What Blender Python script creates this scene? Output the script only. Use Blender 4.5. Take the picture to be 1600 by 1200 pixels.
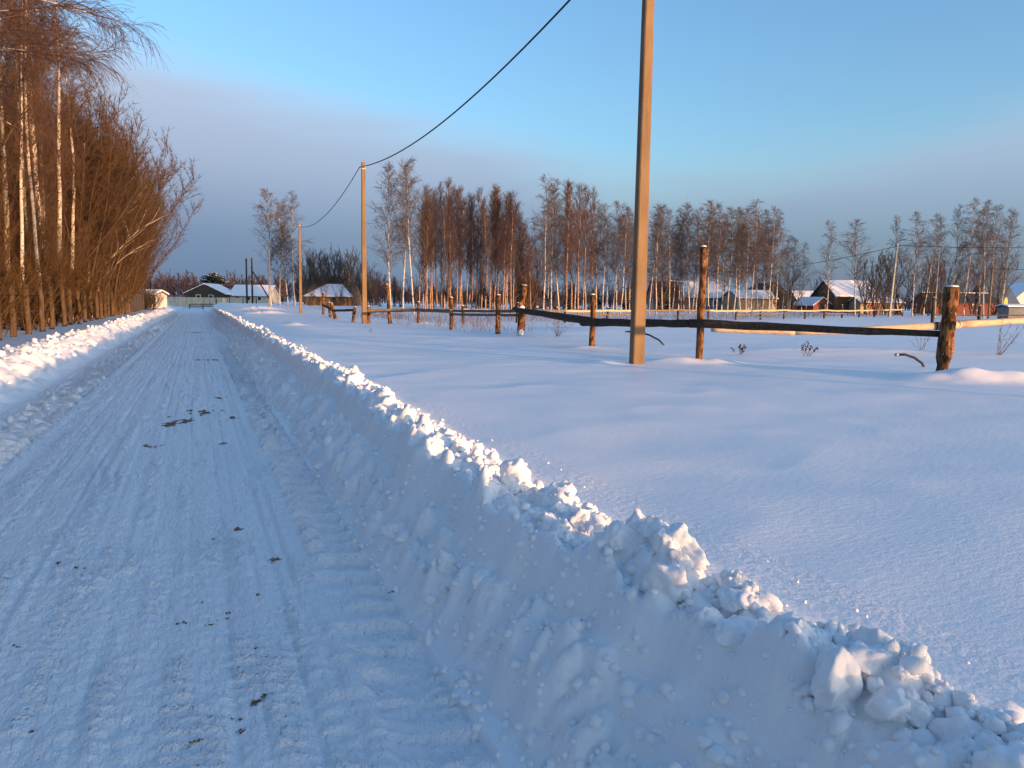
import bpy, bmesh, math, random
import numpy as np
from mathutils import Vector, Matrix
from mathutils import noise as mnoise

for _o in list(bpy.data.objects):
    bpy.data.objects.remove(_o)
SC = bpy.context.scene
COL = SC.collection
R = math.radians

# ------------------------------------------------------------------ camera
cam_d = bpy.data.cameras.new('camera')
cam = bpy.data.objects.new('camera', cam_d)
COL.objects.link(cam)
cam.location = (0, 0, 1.6)
cam.rotation_mode = 'QUATERNION'
cam.rotation_quaternion = (Matrix.Rotation(R(-22.9), 3, 'Z') @ Matrix.Rotation(R(90 - 6.2), 3, 'X') @ Matrix.Rotation(R(0.8), 3, 'Z')).to_quaternion()
cam_d.sensor_width = 36
cam_d.lens = 26.1
cam_d.clip_start = 0.05
cam_d.clip_end = 6000
SC.camera = cam

# ------------------------------------------------------------------ sky and sun
SUN_AZ = math.atan2(0.46, -0.886)      # from +Y towards +X: behind the camera on the right
SUN_EL = R(2.7)
world = bpy.data.worlds.new('World')
SC.world = world
world.use_nodes = True
wn, wl = world.node_tree.nodes, world.node_tree.links
wn.clear()
w_out = wn.new('ShaderNodeOutputWorld')
w_bg = wn.new('ShaderNodeBackground')
w_sky = wn.new('ShaderNodeTexSky')
w_sky.sky_type = 'NISHITA'
w_sky.sun_disc = False
w_sky.sun_elevation = SUN_EL
w_sky.sun_rotation = SUN_AZ
w_sky.altitude = 150
w_sky.air_density = 1.0
w_sky.dust_density = 2.4
w_sky.ozone_density = 2.2
w_bg.inputs['Strength'].default_value = 0.15
wl.new(w_bg.outputs[0], w_out.inputs[0])


def wnode(t, **k):
    n = wn.new(t)
    for a, b in k.items():
        setattr(n, a, b)
    return n


def wmath(op, a, b=None, c=None):
    n = wnode('ShaderNodeMath', operation=op)
    for i, v in enumerate((a, b, c)):
        if v is None:
            continue
        if isinstance(v, (int, float)):
            n.inputs[i].default_value = v
        else:
            wl.new(v, n.inputs[i])
    return n.outputs[0]


# a soft bank of cloud low in the sky opposite the sun
w_tc = wnode('ShaderNodeTexCoord')
w_sep = wnode('ShaderNodeSeparateXYZ')
wl.new(w_tc.outputs['Generated'], w_sep.inputs[0])
w_map = wnode('ShaderNodeMapping')
w_map.inputs['Scale'].default_value = (1.6, 1.6, 9.0)
wl.new(w_tc.outputs['Generated'], w_map.inputs['Vector'])
w_noise = wnode('ShaderNodeTexNoise')
w_noise.inputs['Scale'].default_value = 1.3
w_noise.inputs['Detail'].default_value = 5
w_noise.inputs['Roughness'].default_value = 0.5
wl.new(w_map.outputs[0], w_noise.inputs['Vector'])
w_az = wmath('ADD', wmath('MULTIPLY', w_sep.outputs['X'], -0.2), wmath('MULTIPLY', wmath('MAXIMUM', wmath('SUBTRACT', w_sep.outputs['X'], 0.5), 0.0), 0.35))
w_edge = wmath('ADD', wmath('MULTIPLY_ADD', w_noise.outputs[0], 0.15, 0.19), w_az)
w_h = wmath('SUBTRACT', w_edge, w_sep.outputs['Z'])
w_f = wnode('ShaderNodeMapRange', interpolation_type='SMOOTHSTEP')
w_f.inputs['From Min'].default_value = -0.05
w_f.inputs['From Max'].default_value = 0.05
wl.new(w_h, w_f.inputs['Value'])
w_dir = wnode('ShaderNodeMapRange', interpolation_type='SMOOTHSTEP')
w_dir.inputs['From Min'].default_value = -0.5
w_dir.inputs['From Max'].default_value = 0.2
wl.new(w_sep.outputs['Y'], w_dir.inputs['Value'])
w_right = wmath('SUBTRACT', 1.0, wmath('MULTIPLY', wmath('MAXIMUM', w_sep.outputs['X'], 0.0), 0.25))
w_fac = wmath('MULTIPLY', wmath('MULTIPLY', w_f.outputs[0], w_dir.outputs[0]), w_right)
w_ramp = wnode('ShaderNodeValToRGB')
w_rm = wnode('ShaderNodeMapRange')
w_rm.inputs['From Min'].default_value = 0.0
w_rm.inputs['From Max'].default_value = 0.28
wl.new(w_sep.outputs['Z'], w_rm.inputs['Value'])
wl.new(w_rm.outputs[0], w_ramp.inputs[0])
CLOUD = [(0.0, (0.125, 0.195, 0.315)), (0.3, (0.185, 0.27, 0.41)), (0.6, (0.34, 0.425, 0.58)), (1.0, (0.46, 0.56, 0.73))]
el = w_ramp.color_ramp.elements
while len(el) < len(CLOUD):
    el.new(0.5)
for e, (p, c) in zip(el, CLOUD):
    e.position = p
    e.color = (*c, 1)
w_cs = wnode('ShaderNodeVectorMath', operation='SCALE')
wl.new(w_ramp.outputs[0], w_cs.inputs[0])
w_cs.inputs['Scale'].default_value = 1 / 0.15 / 3.85
w_mix = wnode('ShaderNodeMix', data_type='RGBA')
wl.new(w_fac, w_mix.inputs['Factor'])
w_tint = wnode('ShaderNodeVectorMath', operation='MULTIPLY')
w_tint.inputs[1].default_value = (0.88, 1.03, 1.16)
wl.new(w_sky.outputs[0], w_tint.inputs[0])
wl.new(w_tint.outputs[0], w_mix.inputs['A'])
wl.new(w_cs.outputs[0], w_mix.inputs['B'])
wl.new(w_mix.outputs['Result'], w_bg.inputs['Color'])

sun_d = bpy.data.lights.new('sun', 'SUN')
sun_d.energy = 1.85
sun_d.angle = R(0.6)
sun_d.color = (1.0, 0.53, 0.24)
sun = bpy.data.objects.new('sun', sun_d)
COL.objects.link(sun)
_to = Vector((math.sin(SUN_AZ) * math.cos(SUN_EL), math.cos(SUN_AZ) * math.cos(SUN_EL), math.sin(SUN_EL)))
sun.rotation_mode = 'QUATERNION'
sun.rotation_quaternion = (-_to).to_track_quat('-Z', 'Y')
sun.location = _to * 50

SC.view_settings.view_transform = 'Standard'
SC.view_settings.look = 'None'
SC.view_settings.gamma = 1
SC.view_settings.exposure = 2.13
SC.view_settings.use_curve_mapping = False
SC.cycles.use_denoising = True

# ------------------------------------------------------------------ materials


def material(name, col, rough=0.7, spec=0.3, noise=None, bump=None, coord='Object', metal=0.0):
    """noise = (scale xyz, colour, lo, hi): second colour mixed in by noise; bump = (scale, strength, distance)"""
    m = bpy.data.materials.new(name)
    m.use_nodes = True
    n, l = m.node_tree.nodes, m.node_tree.links
    b = n['Principled BSDF']
    b.inputs['Base Color'].default_value = (*col, 1)
    b.inputs['Roughness'].default_value = rough
    b.inputs['Specular IOR Level'].default_value = spec
    b.inputs['Metallic'].default_value = metal
    tc = n.new('ShaderNodeTexCoord')
    last = None
    for nz in (noise or []):
        sc, c2, lo, hi = nz
        mp = n.new('ShaderNodeMapping')
        mp.inputs['Scale'].default_value = sc
        l.new(tc.outputs[coord], mp.inputs['Vector'])
        t = n.new('ShaderNodeTexNoise')
        t.inputs['Scale'].default_value = 1
        t.inputs['Detail'].default_value = 4
        l.new(mp.outputs[0], t.inputs['Vector'])
        r = n.new('ShaderNodeMapRange')
        r.inputs['From Min'].default_value = lo
        r.inputs['From Max'].default_value = hi
        l.new(t.outputs[0], r.inputs['Value'])
        mx = n.new('ShaderNodeMix')
        mx.data_type = 'RGBA'
        l.new(r.outputs[0], mx.inputs['Factor'])
        if last is None:
            mx.inputs['A'].default_value = (*col, 1)
        else:
            l.new(last, mx.inputs['A'])
        mx.inputs['B'].default_value = (*c2, 1)
        last = mx.outputs['Result']
    if last is not None:
        l.new(last, b.inputs['Base Color'])
    nrm = None
    for bp in (bump or []):
        sc, st, dist = bp
        mp = n.new('ShaderNodeMapping')
        mp.inputs['Scale'].default_value = sc if isinstance(sc, tuple) else (sc, sc, sc)
        l.new(tc.outputs[coord], mp.inputs['Vector'])
        t = n.new('ShaderNodeTexNoise')
        t.inputs['Scale'].default_value = 1
        t.inputs['Detail'].default_value = 3
        l.new(mp.outputs[0], t.inputs['Vector'])
        bn = n.new('ShaderNodeBump')
        bn.inputs['Strength'].default_value = st
        bn.inputs['Distance'].default_value = dist
        l.new(t.outputs[0], bn.inputs['Height'])
        if nrm is not None:
            l.new(nrm, bn.inputs['Normal'])
        nrm = bn.outputs[0]
    if nrm is not None:
        l.new(nrm, b.inputs['Normal'])
    return m


def snow_mat(name, col, bumps, noise=None, sss=0.0):
    m = material(name, col, 0.5, 0.35, noise, bumps)
    b = m.node_tree.nodes['Principled BSDF']
    if sss:
        b.inputs['Subsurface Weight'].default_value = sss
        b.inputs['Subsurface Radius'].default_value = (0.5, 0.75, 1.0)
        b.inputs['Subsurface Scale'].default_value = 0.03
    return m


M = {}
M['snow_field'] = snow_mat('fresh_snow', (0.93, 0.93, 0.94), [((14, 30, 20), 0.22, 0.010), ((90, 90, 90), 0.35, 0.003)])
M['snow_bank'] = snow_mat('ploughed_snow', (0.92, 0.92, 0.93), [((25, 25, 25), 0.45, 0.015), ((110, 110, 110), 0.5, 0.004)], sss=0.0)
M['snow_road'] = snow_mat('packed_snow', (0.91, 0.91, 0.92), [((40, 16, 30), 0.9, 0.02), ((110, 60, 110), 0.9, 0.008)],
                          noise=[((1.3, 0.35, 1), (0.82, 0.83, 0.86), 0.45, 0.75), ((9, 5, 5), (0.62, 0.58, 0.52), 0.70, 0.84)])
M['snow_clod'] = snow_mat('snow_clod', (0.92, 0.92, 0.93), [((5, 5, 5), 0.25, 0.01)])
M['snow_cap'] = snow_mat('snow_cap', (0.87, 0.88, 0.91), [((12, 12, 12), 0.4, 0.02)])
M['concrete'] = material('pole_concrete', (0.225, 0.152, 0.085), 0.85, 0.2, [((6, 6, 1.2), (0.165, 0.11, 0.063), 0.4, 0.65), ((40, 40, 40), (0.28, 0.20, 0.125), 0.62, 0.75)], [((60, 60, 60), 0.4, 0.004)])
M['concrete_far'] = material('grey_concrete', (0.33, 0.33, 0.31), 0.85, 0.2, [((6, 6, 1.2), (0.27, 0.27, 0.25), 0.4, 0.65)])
M['wood'] = material('weathered_wood', (0.24, 0.17, 0.115), 0.85, 0.15, [((3, 30, 30), (0.13, 0.09, 0.06), 0.42, 0.62), ((2, 5, 5), (0.30, 0.24, 0.17), 0.55, 0.75)], [((6, 60, 60), 0.6, 0.01)])
M['post'] = material('bark_post', (0.21, 0.10, 0.04), 0.9, 0.15, [((14, 14, 6), (0.05, 0.026, 0.016), 0.44, 0.56), ((30, 30, 12), (0.42, 0.26, 0.12), 0.62, 0.72)], [((18, 18, 7), 0.8, 0.02)])
M['peeled'] = material('peeled_log', (0.55, 0.42, 0.28), 0.75, 0.2, [((2, 14, 14), (0.40, 0.28, 0.17), 0.5, 0.7)], [((4, 40, 40), 0.4, 0.006)])
M['fence_post'] = material('round_fence_post', (0.105, 0.072, 0.046), 0.9, 0.15, [((10, 10, 2.5), (0.065, 0.045, 0.03), 0.42, 0.66)], [((30, 30, 8), 0.5, 0.01)])
M['shaded_rail_wood'] = material('shade_darkened_wood', (0.075, 0.055, 0.042), 0.9, 0.12, [((3, 30, 30), (0.035, 0.026, 0.022), 0.42, 0.62), ((3, 9, 9), (0.13, 0.085, 0.055), 0.62, 0.75)], [((6, 60, 60), 0.6, 0.01)])  # wood tone darkened to paint in the shade on the near rails
M['dark_wood'] = material('dark_wood', (0.06, 0.045, 0.035), 0.9, 0.15, [((6, 6, 2), (0.10, 0.08, 0.065), 0.45, 0.65)])
M['cable'] = material('black_cable', (0.012, 0.012, 0.014), 0.6, 0.3)
M['hose'] = material('black_hose', (0.012, 0.012, 0.014), 0.45, 0.4)
M['metal'] = material('galvanised_metal', (0.35, 0.35, 0.36), 0.45, 0.4, metal=0.6)
M['birch_bark_far'] = material('far_birch_bark', (0.50, 0.46, 0.42), 0.8, 0.2, [((7, 7, 4), (0.06, 0.048, 0.04), 0.53, 0.62)])
M['birch_bark'] = material('birch_bark', (0.56, 0.50, 0.43), 0.8, 0.2, [((7, 7, 9), (0.05, 0.04, 0.035), 0.56, 0.64), ((3, 3, 0.6), (0.42, 0.36, 0.30), 0.5, 0.75)])
M['birch_bark_red'] = material('young_birch_bark', (0.40, 0.25, 0.16), 0.8, 0.2, [((7, 7, 5), (0.09, 0.05, 0.035), 0.52, 0.64), ((3, 3, 0.5), (0.55, 0.44, 0.34), 0.56, 0.72)])
M['twig'] = material('birch_twig', (0.115, 0.09, 0.084), 0.8, 0.2)
M['twig_red'] = material('red_birch_twig', (0.10, 0.06, 0.051), 0.8, 0.2)
M['twig_near'] = material('near_birch_twig', (0.10, 0.058, 0.04), 0.8, 0.2)
M['willow'] = material('willow_stem', (0.085, 0.055, 0.034), 0.85, 0.15)
M['willow_twig'] = material('willow_twig', (0.092, 0.056, 0.032), 0.85, 0.15)
M['shrub'] = material('grey_shrub', (0.095, 0.078, 0.066), 0.85, 0.15)
M['brush'] = material('brushwood', (0.085, 0.050, 0.023), 0.9, 0.1)
M['needle'] = material('spruce_needle', (0.018, 0.026, 0.018), 0.8, 0.2)
M['far_wood'] = material('far_wood', (0.075, 0.055, 0.06), 0.9, 0.1)
M['dry_grass'] = material('dry_grass', (0.15, 0.105, 0.07), 0.9, 0.1)
M['dung'] = material('brown_dirt', (0.23, 0.145, 0.08), 0.9, 0.15, [((60, 60, 60), (0.19, 0.13, 0.07), 0.5, 0.65)], [((120, 120, 120), 0.6, 0.006)])
M['cream'] = material('cream_panel', (0.52, 0.47, 0.36), 0.7, 0.2)
M['grey_wall'] = material('grey_boards', (0.21, 0.215, 0.22), 0.8, 0.2, [((1, 9, 1), (0.16, 0.165, 0.17), 0.45, 0.6)])
M['beige_wall'] = material('beige_boards', (0.42, 0.32, 0.21), 0.8, 0.2, [((9, 1, 1), (0.33, 0.25, 0.165), 0.45, 0.6)])
M['brown_wall'] = material('brown_boards', (0.17, 0.11, 0.06), 0.8, 0.2, [((1, 1, 7), (0.12, 0.075, 0.045), 0.45, 0.6)])
M['red_wall'] = material('red_brown_boards', (0.22, 0.07, 0.05), 0.8, 0.2, [((7, 1, 1), (0.15, 0.05, 0.04), 0.45, 0.6)])
M['white_wall'] = material('white_wall', (0.62, 0.60, 0.56), 0.8, 0.2)
M['blue_wall'] = material('blue_grey_metal', (0.12, 0.15, 0.18), 0.5, 0.3)
M['red_roof'] = material('dark_red_roof', (0.20, 0.022, 0.03), 0.5, 0.3)
M['green_roof'] = material('dark_green_roof', (0.015, 0.045, 0.045), 0.5, 0.3)
M['dark_roof'] = material('dark_roof', (0.055, 0.055, 0.06), 0.7, 0.2)
M['blue_roof'] = material('blue_grey_roof', (0.11, 0.15, 0.21), 0.5, 0.3)
M['glass'] = material('window_glass', (0.03, 0.035, 0.045), 0.08, 0.6)
M['frame'] = material('white_frame', (0.7, 0.7, 0.68), 0.6, 0.3)
M['yellow'] = material('yellow_board', (0.62, 0.42, 0.10), 0.6, 0.3)
M['red_paint'] = material('red_door', (0.30, 0.05, 0.035), 0.6, 0.3)
M['car_dark'] = material('dark_car_paint', (0.035, 0.025, 0.03), 0.3, 0.5)
M['car_white'] = material('white_car_paint', (0.6, 0.6, 0.6), 0.3, 0.5)
M['rubber'] = material('rubber', (0.015, 0.015, 0.015), 0.8, 0.2)

# ------------------------------------------------------------------ mesh helpers


def tag(o, label=None, cat=None, group=None, kind=None):
    for k, v in (('label', label), ('category', cat), ('group', group), ('kind', kind)):
        if v:
            o[k] = v
    return o


def empty(name, loc, rz=0.0):
    o = bpy.data.objects.new(name, None)
    COL.objects.link(o)
    o.location = loc
    o.rotation_euler = (0, 0, rz)
    o.empty_display_size = 0.2
    return o


def obj(name, me, mat=None, parent=None):
    o = bpy.data.objects.new(name, me)
    COL.objects.link(o)
    if mat is not None and not me.materials:
        me.materials.append(mat)
    if parent is not None:
        o.parent = parent
    return o


def np_mesh(name, V, Fc, smooth=False):
    """V (n,3), Fc (m,k) all faces with k corners"""
    V = np.asarray(V, np.float32)
    Fc = np.asarray(Fc, np.int32)
    me = bpy.data.meshes.new(name)
    k = Fc.shape[1]
    me.vertices.add(len(V))
    me.vertices.foreach_set('co', V.ravel())
    me.loops.add(Fc.size)
    me.loops.foreach_set('vertex_index', Fc.ravel())
    me.polygons.add(len(Fc))
    me.polygons.foreach_set('loop_start', np.arange(0, Fc.size, k, dtype=np.int32))
    me.polygons.foreach_set('loop_total', np.full(len(Fc), k, np.int32))
    if smooth:
        me.polygons.foreach_set('use_smooth', np.ones(len(Fc), bool))
    me.update(calc_edges=True)
    me.validate()
    return me


class MB:
    def __init__(s):
        s.v, s.f = [], []

    def add(s, vs, fs):
        o = len(s.v)
        s.v += [tuple(v) for v in vs]
        s.f += [tuple(i + o for i in f) for f in fs]
        return s

    def box(s, x0, x1, y0, y1, z0, z1):
        return s.add([(x0, y0, z0), (x1, y0, z0), (x1, y1, z0), (x0, y1, z0), (x0, y0, z1), (x1, y0, z1), (x1, y1, z1), (x0, y1, z1)],
                     [(0, 3, 2, 1), (4, 5, 6, 7), (0, 1, 5, 4), (1, 2, 6, 5), (2, 3, 7, 6), (3, 0, 4, 7)])

    def prism(s, poly, axis_from, axis_to):
        """poly in (y,z), extruded along x"""
        n = len(poly)
        vs = [(axis_from, y, z) for y, z in poly] + [(axis_to, y, z) for y, z in poly]
        fs = [tuple(range(n - 1, -1, -1)), tuple(range(n, 2 * n))] + [(i, (i + 1) % n, n + (i + 1) % n, n + i) for i in range(n)]
        return s.add(vs, fs)

    def tube(s, pts, rad, n=8, cap=True, jitter=0, rng=random, flat=1.0):
        pts = [Vector(p) for p in pts]
        rings = []
        up0 = Vector((0, 0, 1))
        for i, p in enumerate(pts):
            d = (pts[min(i + 1, len(pts) - 1)] - pts[max(i - 1, 0)]).normalized()
            a = d.cross(up0)
            if a.length < 0.05:
                a = d.cross(Vector((0, 1, 0)))
            a.normalize()
            b = a.cross(d).normalized()
            r = rad[i] if isinstance(rad, (list, tuple)) else rad
            ring = []
            for k in range(n):
                t = 2 * math.pi * k / n
                rr = r * (1 + (rng.uniform(-jitter, jitter) if jitter else 0))
                ring.append(p + a * (math.cos(t) * rr) + b * (math.sin(t) * rr * flat))
            rings.append(ring)
        vs = [v for r in rings for v in r]
        fs = []
        for i in range(len(pts) - 1):
            for k in range(n):
                fs.append((i * n + k, i * n + (k + 1) % n, (i + 1) * n + (k + 1) % n, (i + 1) * n + k))
        if cap:
            fs.append(tuple(range(n - 1, -1, -1)))
            fs.append(tuple((len(pts) - 1) * n + k for k in range(n)))
        return s.add(vs, fs)

    def mesh(s, name, smooth=False):
        me = bpy.data.meshes.new(name)
        me.from_pydata(s.v, [], s.f)
        if smooth:
            me.polygons.foreach_set('use_smooth', [len(p.vertices) == 4 for p in me.polygons])
        me.update()
        bm = bmesh.new()
        bm.from_mesh(me)
        bmesh.ops.recalc_face_normals(bm, faces=bm.faces)
        bm.to_mesh(me)
        bm.free()
        return me

    def build(s, name, mat, parent=None, smooth=False):
        return obj(name, s.mesh(name, smooth), mat, parent)


def seg_mesh(name, segs, sides=3):
    """many thin tapered sticks: segs rows = p0 p1 r0 r1"""
    S = np.asarray(segs, np.float64)
    p0, p1, r0, r1 = S[:, 0:3], S[:, 3:6], S[:, 6], S[:, 7]
    d = p1 - p0
    d /= np.maximum(np.linalg.norm(d, axis=1), 1e-6)[:, None]
    ref = np.where(np.abs(d[:, 2:3]) > 0.9, np.array([[1., 0, 0]]), np.array([[0., 0, 1.]]))
    a = np.cross(d, ref)
    a /= np.linalg.norm(a, axis=1)[:, None]
    b = np.cross(a, d)
    n = len(S)
    V = np.zeros((n, 2 * sides, 3))
    for k in range(sides):
        t = 2 * math.pi * k / sides
        o = a * math.cos(t) + b * math.sin(t)
        V[:, k] = p0 + o * r0[:, None]
        V[:, sides + k] = p1 + o * r1[:, None]
    F = np.array([[k, (k + 1) % sides, sides + (k + 1) % sides, sides + k] for k in range(sides)])
    Fc = (np.arange(n)[:, None, None] * (2 * sides) + F[None]).reshape(-1, 4)
    return np_mesh(name, V.reshape(-1, 3), Fc)


# ------------------------------------------------------------------ noise


def _hash(i, j, seed):
    h = (i.astype(np.int64) * 374761393 + j.astype(np.int64) * 668265263 + seed * 974634777) & 0xFFFFFFFF
    h = ((h ^ (h >> 13)) * 1274126177) & 0xFFFFFFFF
    h = h ^ (h >> 16)
    return (h & 0xFFFFFF) / float(0xFFFFFF)


def vn(x, y, seed=0):
    i, j = np.floor(x), np.floor(y)
    u, v = x - i, y - j
    u, v = u * u * u * (u * (u * 6 - 15) + 10), v * v * v * (v * (v * 6 - 15) + 10)
    a, b = _hash(i, j, seed), _hash(i + 1, j, seed)
    c, d = _hash(i, j + 1, seed), _hash(i + 1, j + 1, seed)
    return (a + (b - a) * u + (c - a) * v + (a - b - c + d) * u * v) * 2 - 1


def fbm(x, y, seed=0, oct=3):
    s, a, t = 0, 1.0, 0
    for k in range(oct):
        s = s + a * vn(x * 2 ** k + 17 * k, y * 2 ** k - 9 * k, seed + k)
        t += a
        a *= 0.5
    return s / t


def domes(x, y, size, seed, keep=0.7, stretch=0.35):
    """rounded, slightly angular lumps scattered on a jittered grid; 0..1"""
    gx, gy = x / size, y / size
    i, j = np.floor(gx), np.floor(gy)
    out = np.zeros_like(gx)
    for di in (-1, 0, 1):
        for dj in (-1, 0, 1):
            ci, cj = i + di, j + dj
            px, py = ci + _hash(ci, cj, seed), cj + _hash(ci, cj, seed + 1)
            r = 0.28 + 0.5 * _hash(ci, cj, seed + 2)
            on = _hash(ci, cj, seed + 3) < keep
            an = _hash(ci, cj, seed + 4) * 6.28
            st = 1 + stretch * (_hash(ci, cj, seed + 5) * 2 - 1)
            dx, dy = gx - px, gy - py
            ex, ey = (dx * np.cos(an) + dy * np.sin(an)) * st, (-dx * np.sin(an) + dy * np.cos(an)) / st
            q = 1 - (np.abs(ex) ** 2.6 + np.abs(ey) ** 2.6) / r ** 2.6
            tilt = 1 + 0.5 * (ex * np.cos(an * 3) + ey * np.sin(an * 3)) / r
            out = np.maximum(out, np.where(on, np.maximum(q, 0) ** 0.7 * r * 1.3 * tilt, 0))
    return out


def sst(a, b, x):
    t = np.clip((x - a) / (b - a), 0, 1)
    return t * t * (3 - 2 * t)


MOUNDS = [(10.95, 7.95, 0.17, 0.75, 0.42), (11.55, 7.45, 0.10, 0.55, 0.3), (8.5, 11.9, 0.09, 0.55, 0.35), (9.25, 11.75, 0.07, 0.4, 0.3),
          (3.8, 34.4, 0.17, 0.5, 0.4), (4.6, 62.0, 0.35, 1.8, 0.8), (10.3, 36.3, 0.1, 0.8, 0.5), (6.9, 11.95, 0.045, 0.3, 0.25),
          (8.9, 16.2, 0.05, 0.5, 0.4), (14.5, 14.6, 0.06, 1.2, 0.5), (5.6, 78, 0.35, 2.2, 1.0), (16.5, 13.8, 0.06, 0.9, 0.5)]


def ground(X, Y, fine=True):
    """height of the snow everywhere; X across the road, Y along it"""
    X, Y = np.asarray(X, float), np.asarray(Y, float)
    fade = 1 - sst(95, 118, Y)
    d = .389 * X + .921 * Y
    # open field on the right
    fld = 0.5 + 0.022 * fbm(X / 5.2 + 3, Y / 4.1, 14, 2) + 0.016 * fbm(X / 1.7, Y / 1.5, 21, 3) + 0.5 * sst(55, 110, d) * np.clip(X / 4, 0, 1)
    dr = np.abs(vn(X / 1.1 + 0.6 * Y, Y / 2.6 - 0.25 * X, 71))
    fld = fld + 0.012 * (1 - dr) ** 2
    for mx, my, h, sx, sy in MOUNDS:
        u, v = (X - mx) * 0.92 - (Y - my) * 0.39, (X - mx) * 0.39 + (Y - my) * 0.92
        fld = fld + h * np.exp(-(u / sx) ** 2 - (v / sy) ** 2) * (1 + 0.25 * vn(X * 4, Y * 4, 5))
    # left verge and forest floor
    lf = 0.33 + 0.05 * fbm(X / 2.5, Y / 2.5, 31, 3)
    lo, hi = X.min(), X.max()
    if lo > 2.36:
        return fld
    if hi < -4.31:
        return lf
    on_rd, on_rb, on_lb = hi > -2.51 and lo < 0.935, hi > 0.925, lo < -2.49
    # road
    rd = 0.006 * fbm(X / 0.9, Y / 3.0, 41, 2)
    if fine and on_rd:
        rd = rd + 0.010 * vn(X / 0.05, Y / 1.6, 42) * (0.4 + 0.6 * sst(-0.2, 0.5, vn(X / 0.5, Y / 2.0, 43)))
        rd = rd + 0.006 * vn(X / 0.11, Y / 5, 44)
        # lug marks of narrow tyres, broken up
        ph = (Y + 0.35 * X + 0.03 * vn(X / 0.2, Y / 0.3, 45)) / 0.085
        lug = np.maximum(0, np.sin(ph * 6.283)) ** 2 * sst(0.05, 0.5, vn(X / 0.13 + 40, Y / 0.55, 46))
        rd = rd + 0.024 * lug
        rd = rd + 0.015 * np.maximum(0, vn(X / 0.11, Y / 0.04, 47)) * (0.3 + 0.7 * sst(-0.2, 0.4, vn(X / 0.6, Y / 0.8, 52))) + 0.006 * vn(X / 0.04, Y / 0.04, 48)
        for gx, gw, gd in ((-1.28, .014, .014), (-1.12, .012, .010), (-0.93, .016, .014), (-0.62, .012, .008), (-0.45, .014, .013), (-0.33, .010, .009), (-0.12, .014, .012), (0.08, .012, .012), (0.2, .010, .008), (0.36, .013, .014), (0.47, .010, .010)):
            rd = rd - gd * np.exp(-((X - gx - 0.03 * vn(Y / 6.0, Y * 0 + gx * 9, 53)) / gw) ** 2) * (0.35 + 0.65 * sst(-0.4, 0.2, vn(Y / 2.5, Y * 0 + gx * 7, 54)))
        # wide tractor treads at both edges
        for x0, x1, sgn in ((0.58, 0.99, 1), (-2.32, -1.72, -1)):
            xm = 0.5 * (x0 + x1)
            win = sst(x0, x0 + 0.05, X) * (1 - sst(x1 - 0.05, x1, X))
            yy = (Y + sgn * 0.30 * (X - xm) + 0.45 * (X - xm) ** 2 + 0.02 * vn(X / 0.15, Y / 0.4, 49)) / 0.25
            fr = yy - np.floor(yy)
            bar = sst(0.06, 0.2, fr) * (1 - sst(0.48, 0.64, fr))
            br = (0.75 + 0.45 * vn(X / 0.16, Y / 0.35, 50)) * (0.45 + 0.55 * sst(2.5, 6, Y))
            rd = rd + win * (-0.045 - 0.02 * sst(4, 9, Y) + (0.075 if sgn > 0 else 0.085) * (1 + 0.7 * sst(4, 9, Y)) * bar * br)
        rut = np.exp(-((X + 1.55) / 0.09) ** 2) + np.exp(-((X - 0.42) / 0.06) ** 2) * 0.5
        rd = rd - 0.02 * rut
        rd = rd + 0.02 * domes(X, Y, 0.16, 300, 0.16) * sst(0.3, 0.9, X + 0.3 * vn(Y / 0.7, Y * 0 + 3, 7))
        rd = rd + 0.03 * domes(X, Y, 0.14, 310, 0.22) * (1 - sst(-2.5, -1.9, X + 0.2 * vn(Y / 0.7, Y * 0 + 5, 8)))
    # right bank: rubble apron, a cut wall, a lumpy top
    w1, w2, w3 = vn(Y / 1.3, Y * 0 + .5, 61), vn(Y / 0.45, Y * 0 + .5, 62), vn(Y / 2.7, Y * 0 + .5, 63)
    xc = 1.53 + 0.18 * sst(2.5, 12, Y) + 0.06 * w1 + 0.04 * w2
    hc = 0.565 + 0.02 * sst(2.5, 12, Y) + 0.02 * w3 + 0.025 * vn(Y / 0.6, Y * 0 + .5, 64)
    xf = 0.99 + 0.06 * w1 - 0.05 * w3
    xw = xc - 0.27 + 0.05 * vn(Y / 0.8, Y * 0 + .5, 65) + 0.03 * fbm(Y / 0.22, Y * 0 + .5, 68, 2)
    ap = 0.30 * np.clip((X - xf) / (xw - xf), 0, 1) ** 1.15
    wall = (hc - 0.30) * sst(0.0, 0.17 + 0.05 * w2, X - xw)
    back = sst(xc + 0.08, xc + 0.50, X)
    rb = (ap + wall) * (1 - back) + fld * back
    if fine and on_rb:
        m1 = sst(xf - 0.05, xf + 0.12, X) * (1 - sst(xw - 0.05, xw + 0.1, X))
        m2 = sst(xw + 0.09, xw + 0.2, X) * (1 - sst(xc + 0.15, xc + 0.38, X))
        rb = rb + m1 * (0.12 * domes(X, Y, 0.21, 100, 0.42) + 0.06 * domes(X, Y, 0.1, 110, 0.5) + 0.018 * domes(X, Y, 0.045, 120, 0.5))
        rb = rb + m2 * (0.12 * domes(X, Y, 0.22, 130, 0.5) + 0.055 * domes(X, Y, 0.1, 140, 0.6) + 0.022 * domes(X, Y, 0.05, 150, 0.5) - 0.02)
        rb = rb + 0.02 * fbm(X / 0.3, Y / 0.22, 67, 3) * sst(xw - .1, xw, X) * (1 - sst(xc + .1, xc + .3, X)) + 0.014 * fbm(X / 0.12, Y / 0.12, 66, 3) * sst(xf, xf + .1, X) * (1 - sst(xc + .2, xc + .5, X))
    # left bank
    lc = -3.45 + 0.10 * vn(Y / 1.9, Y * 0 + .5, 81)
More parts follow.
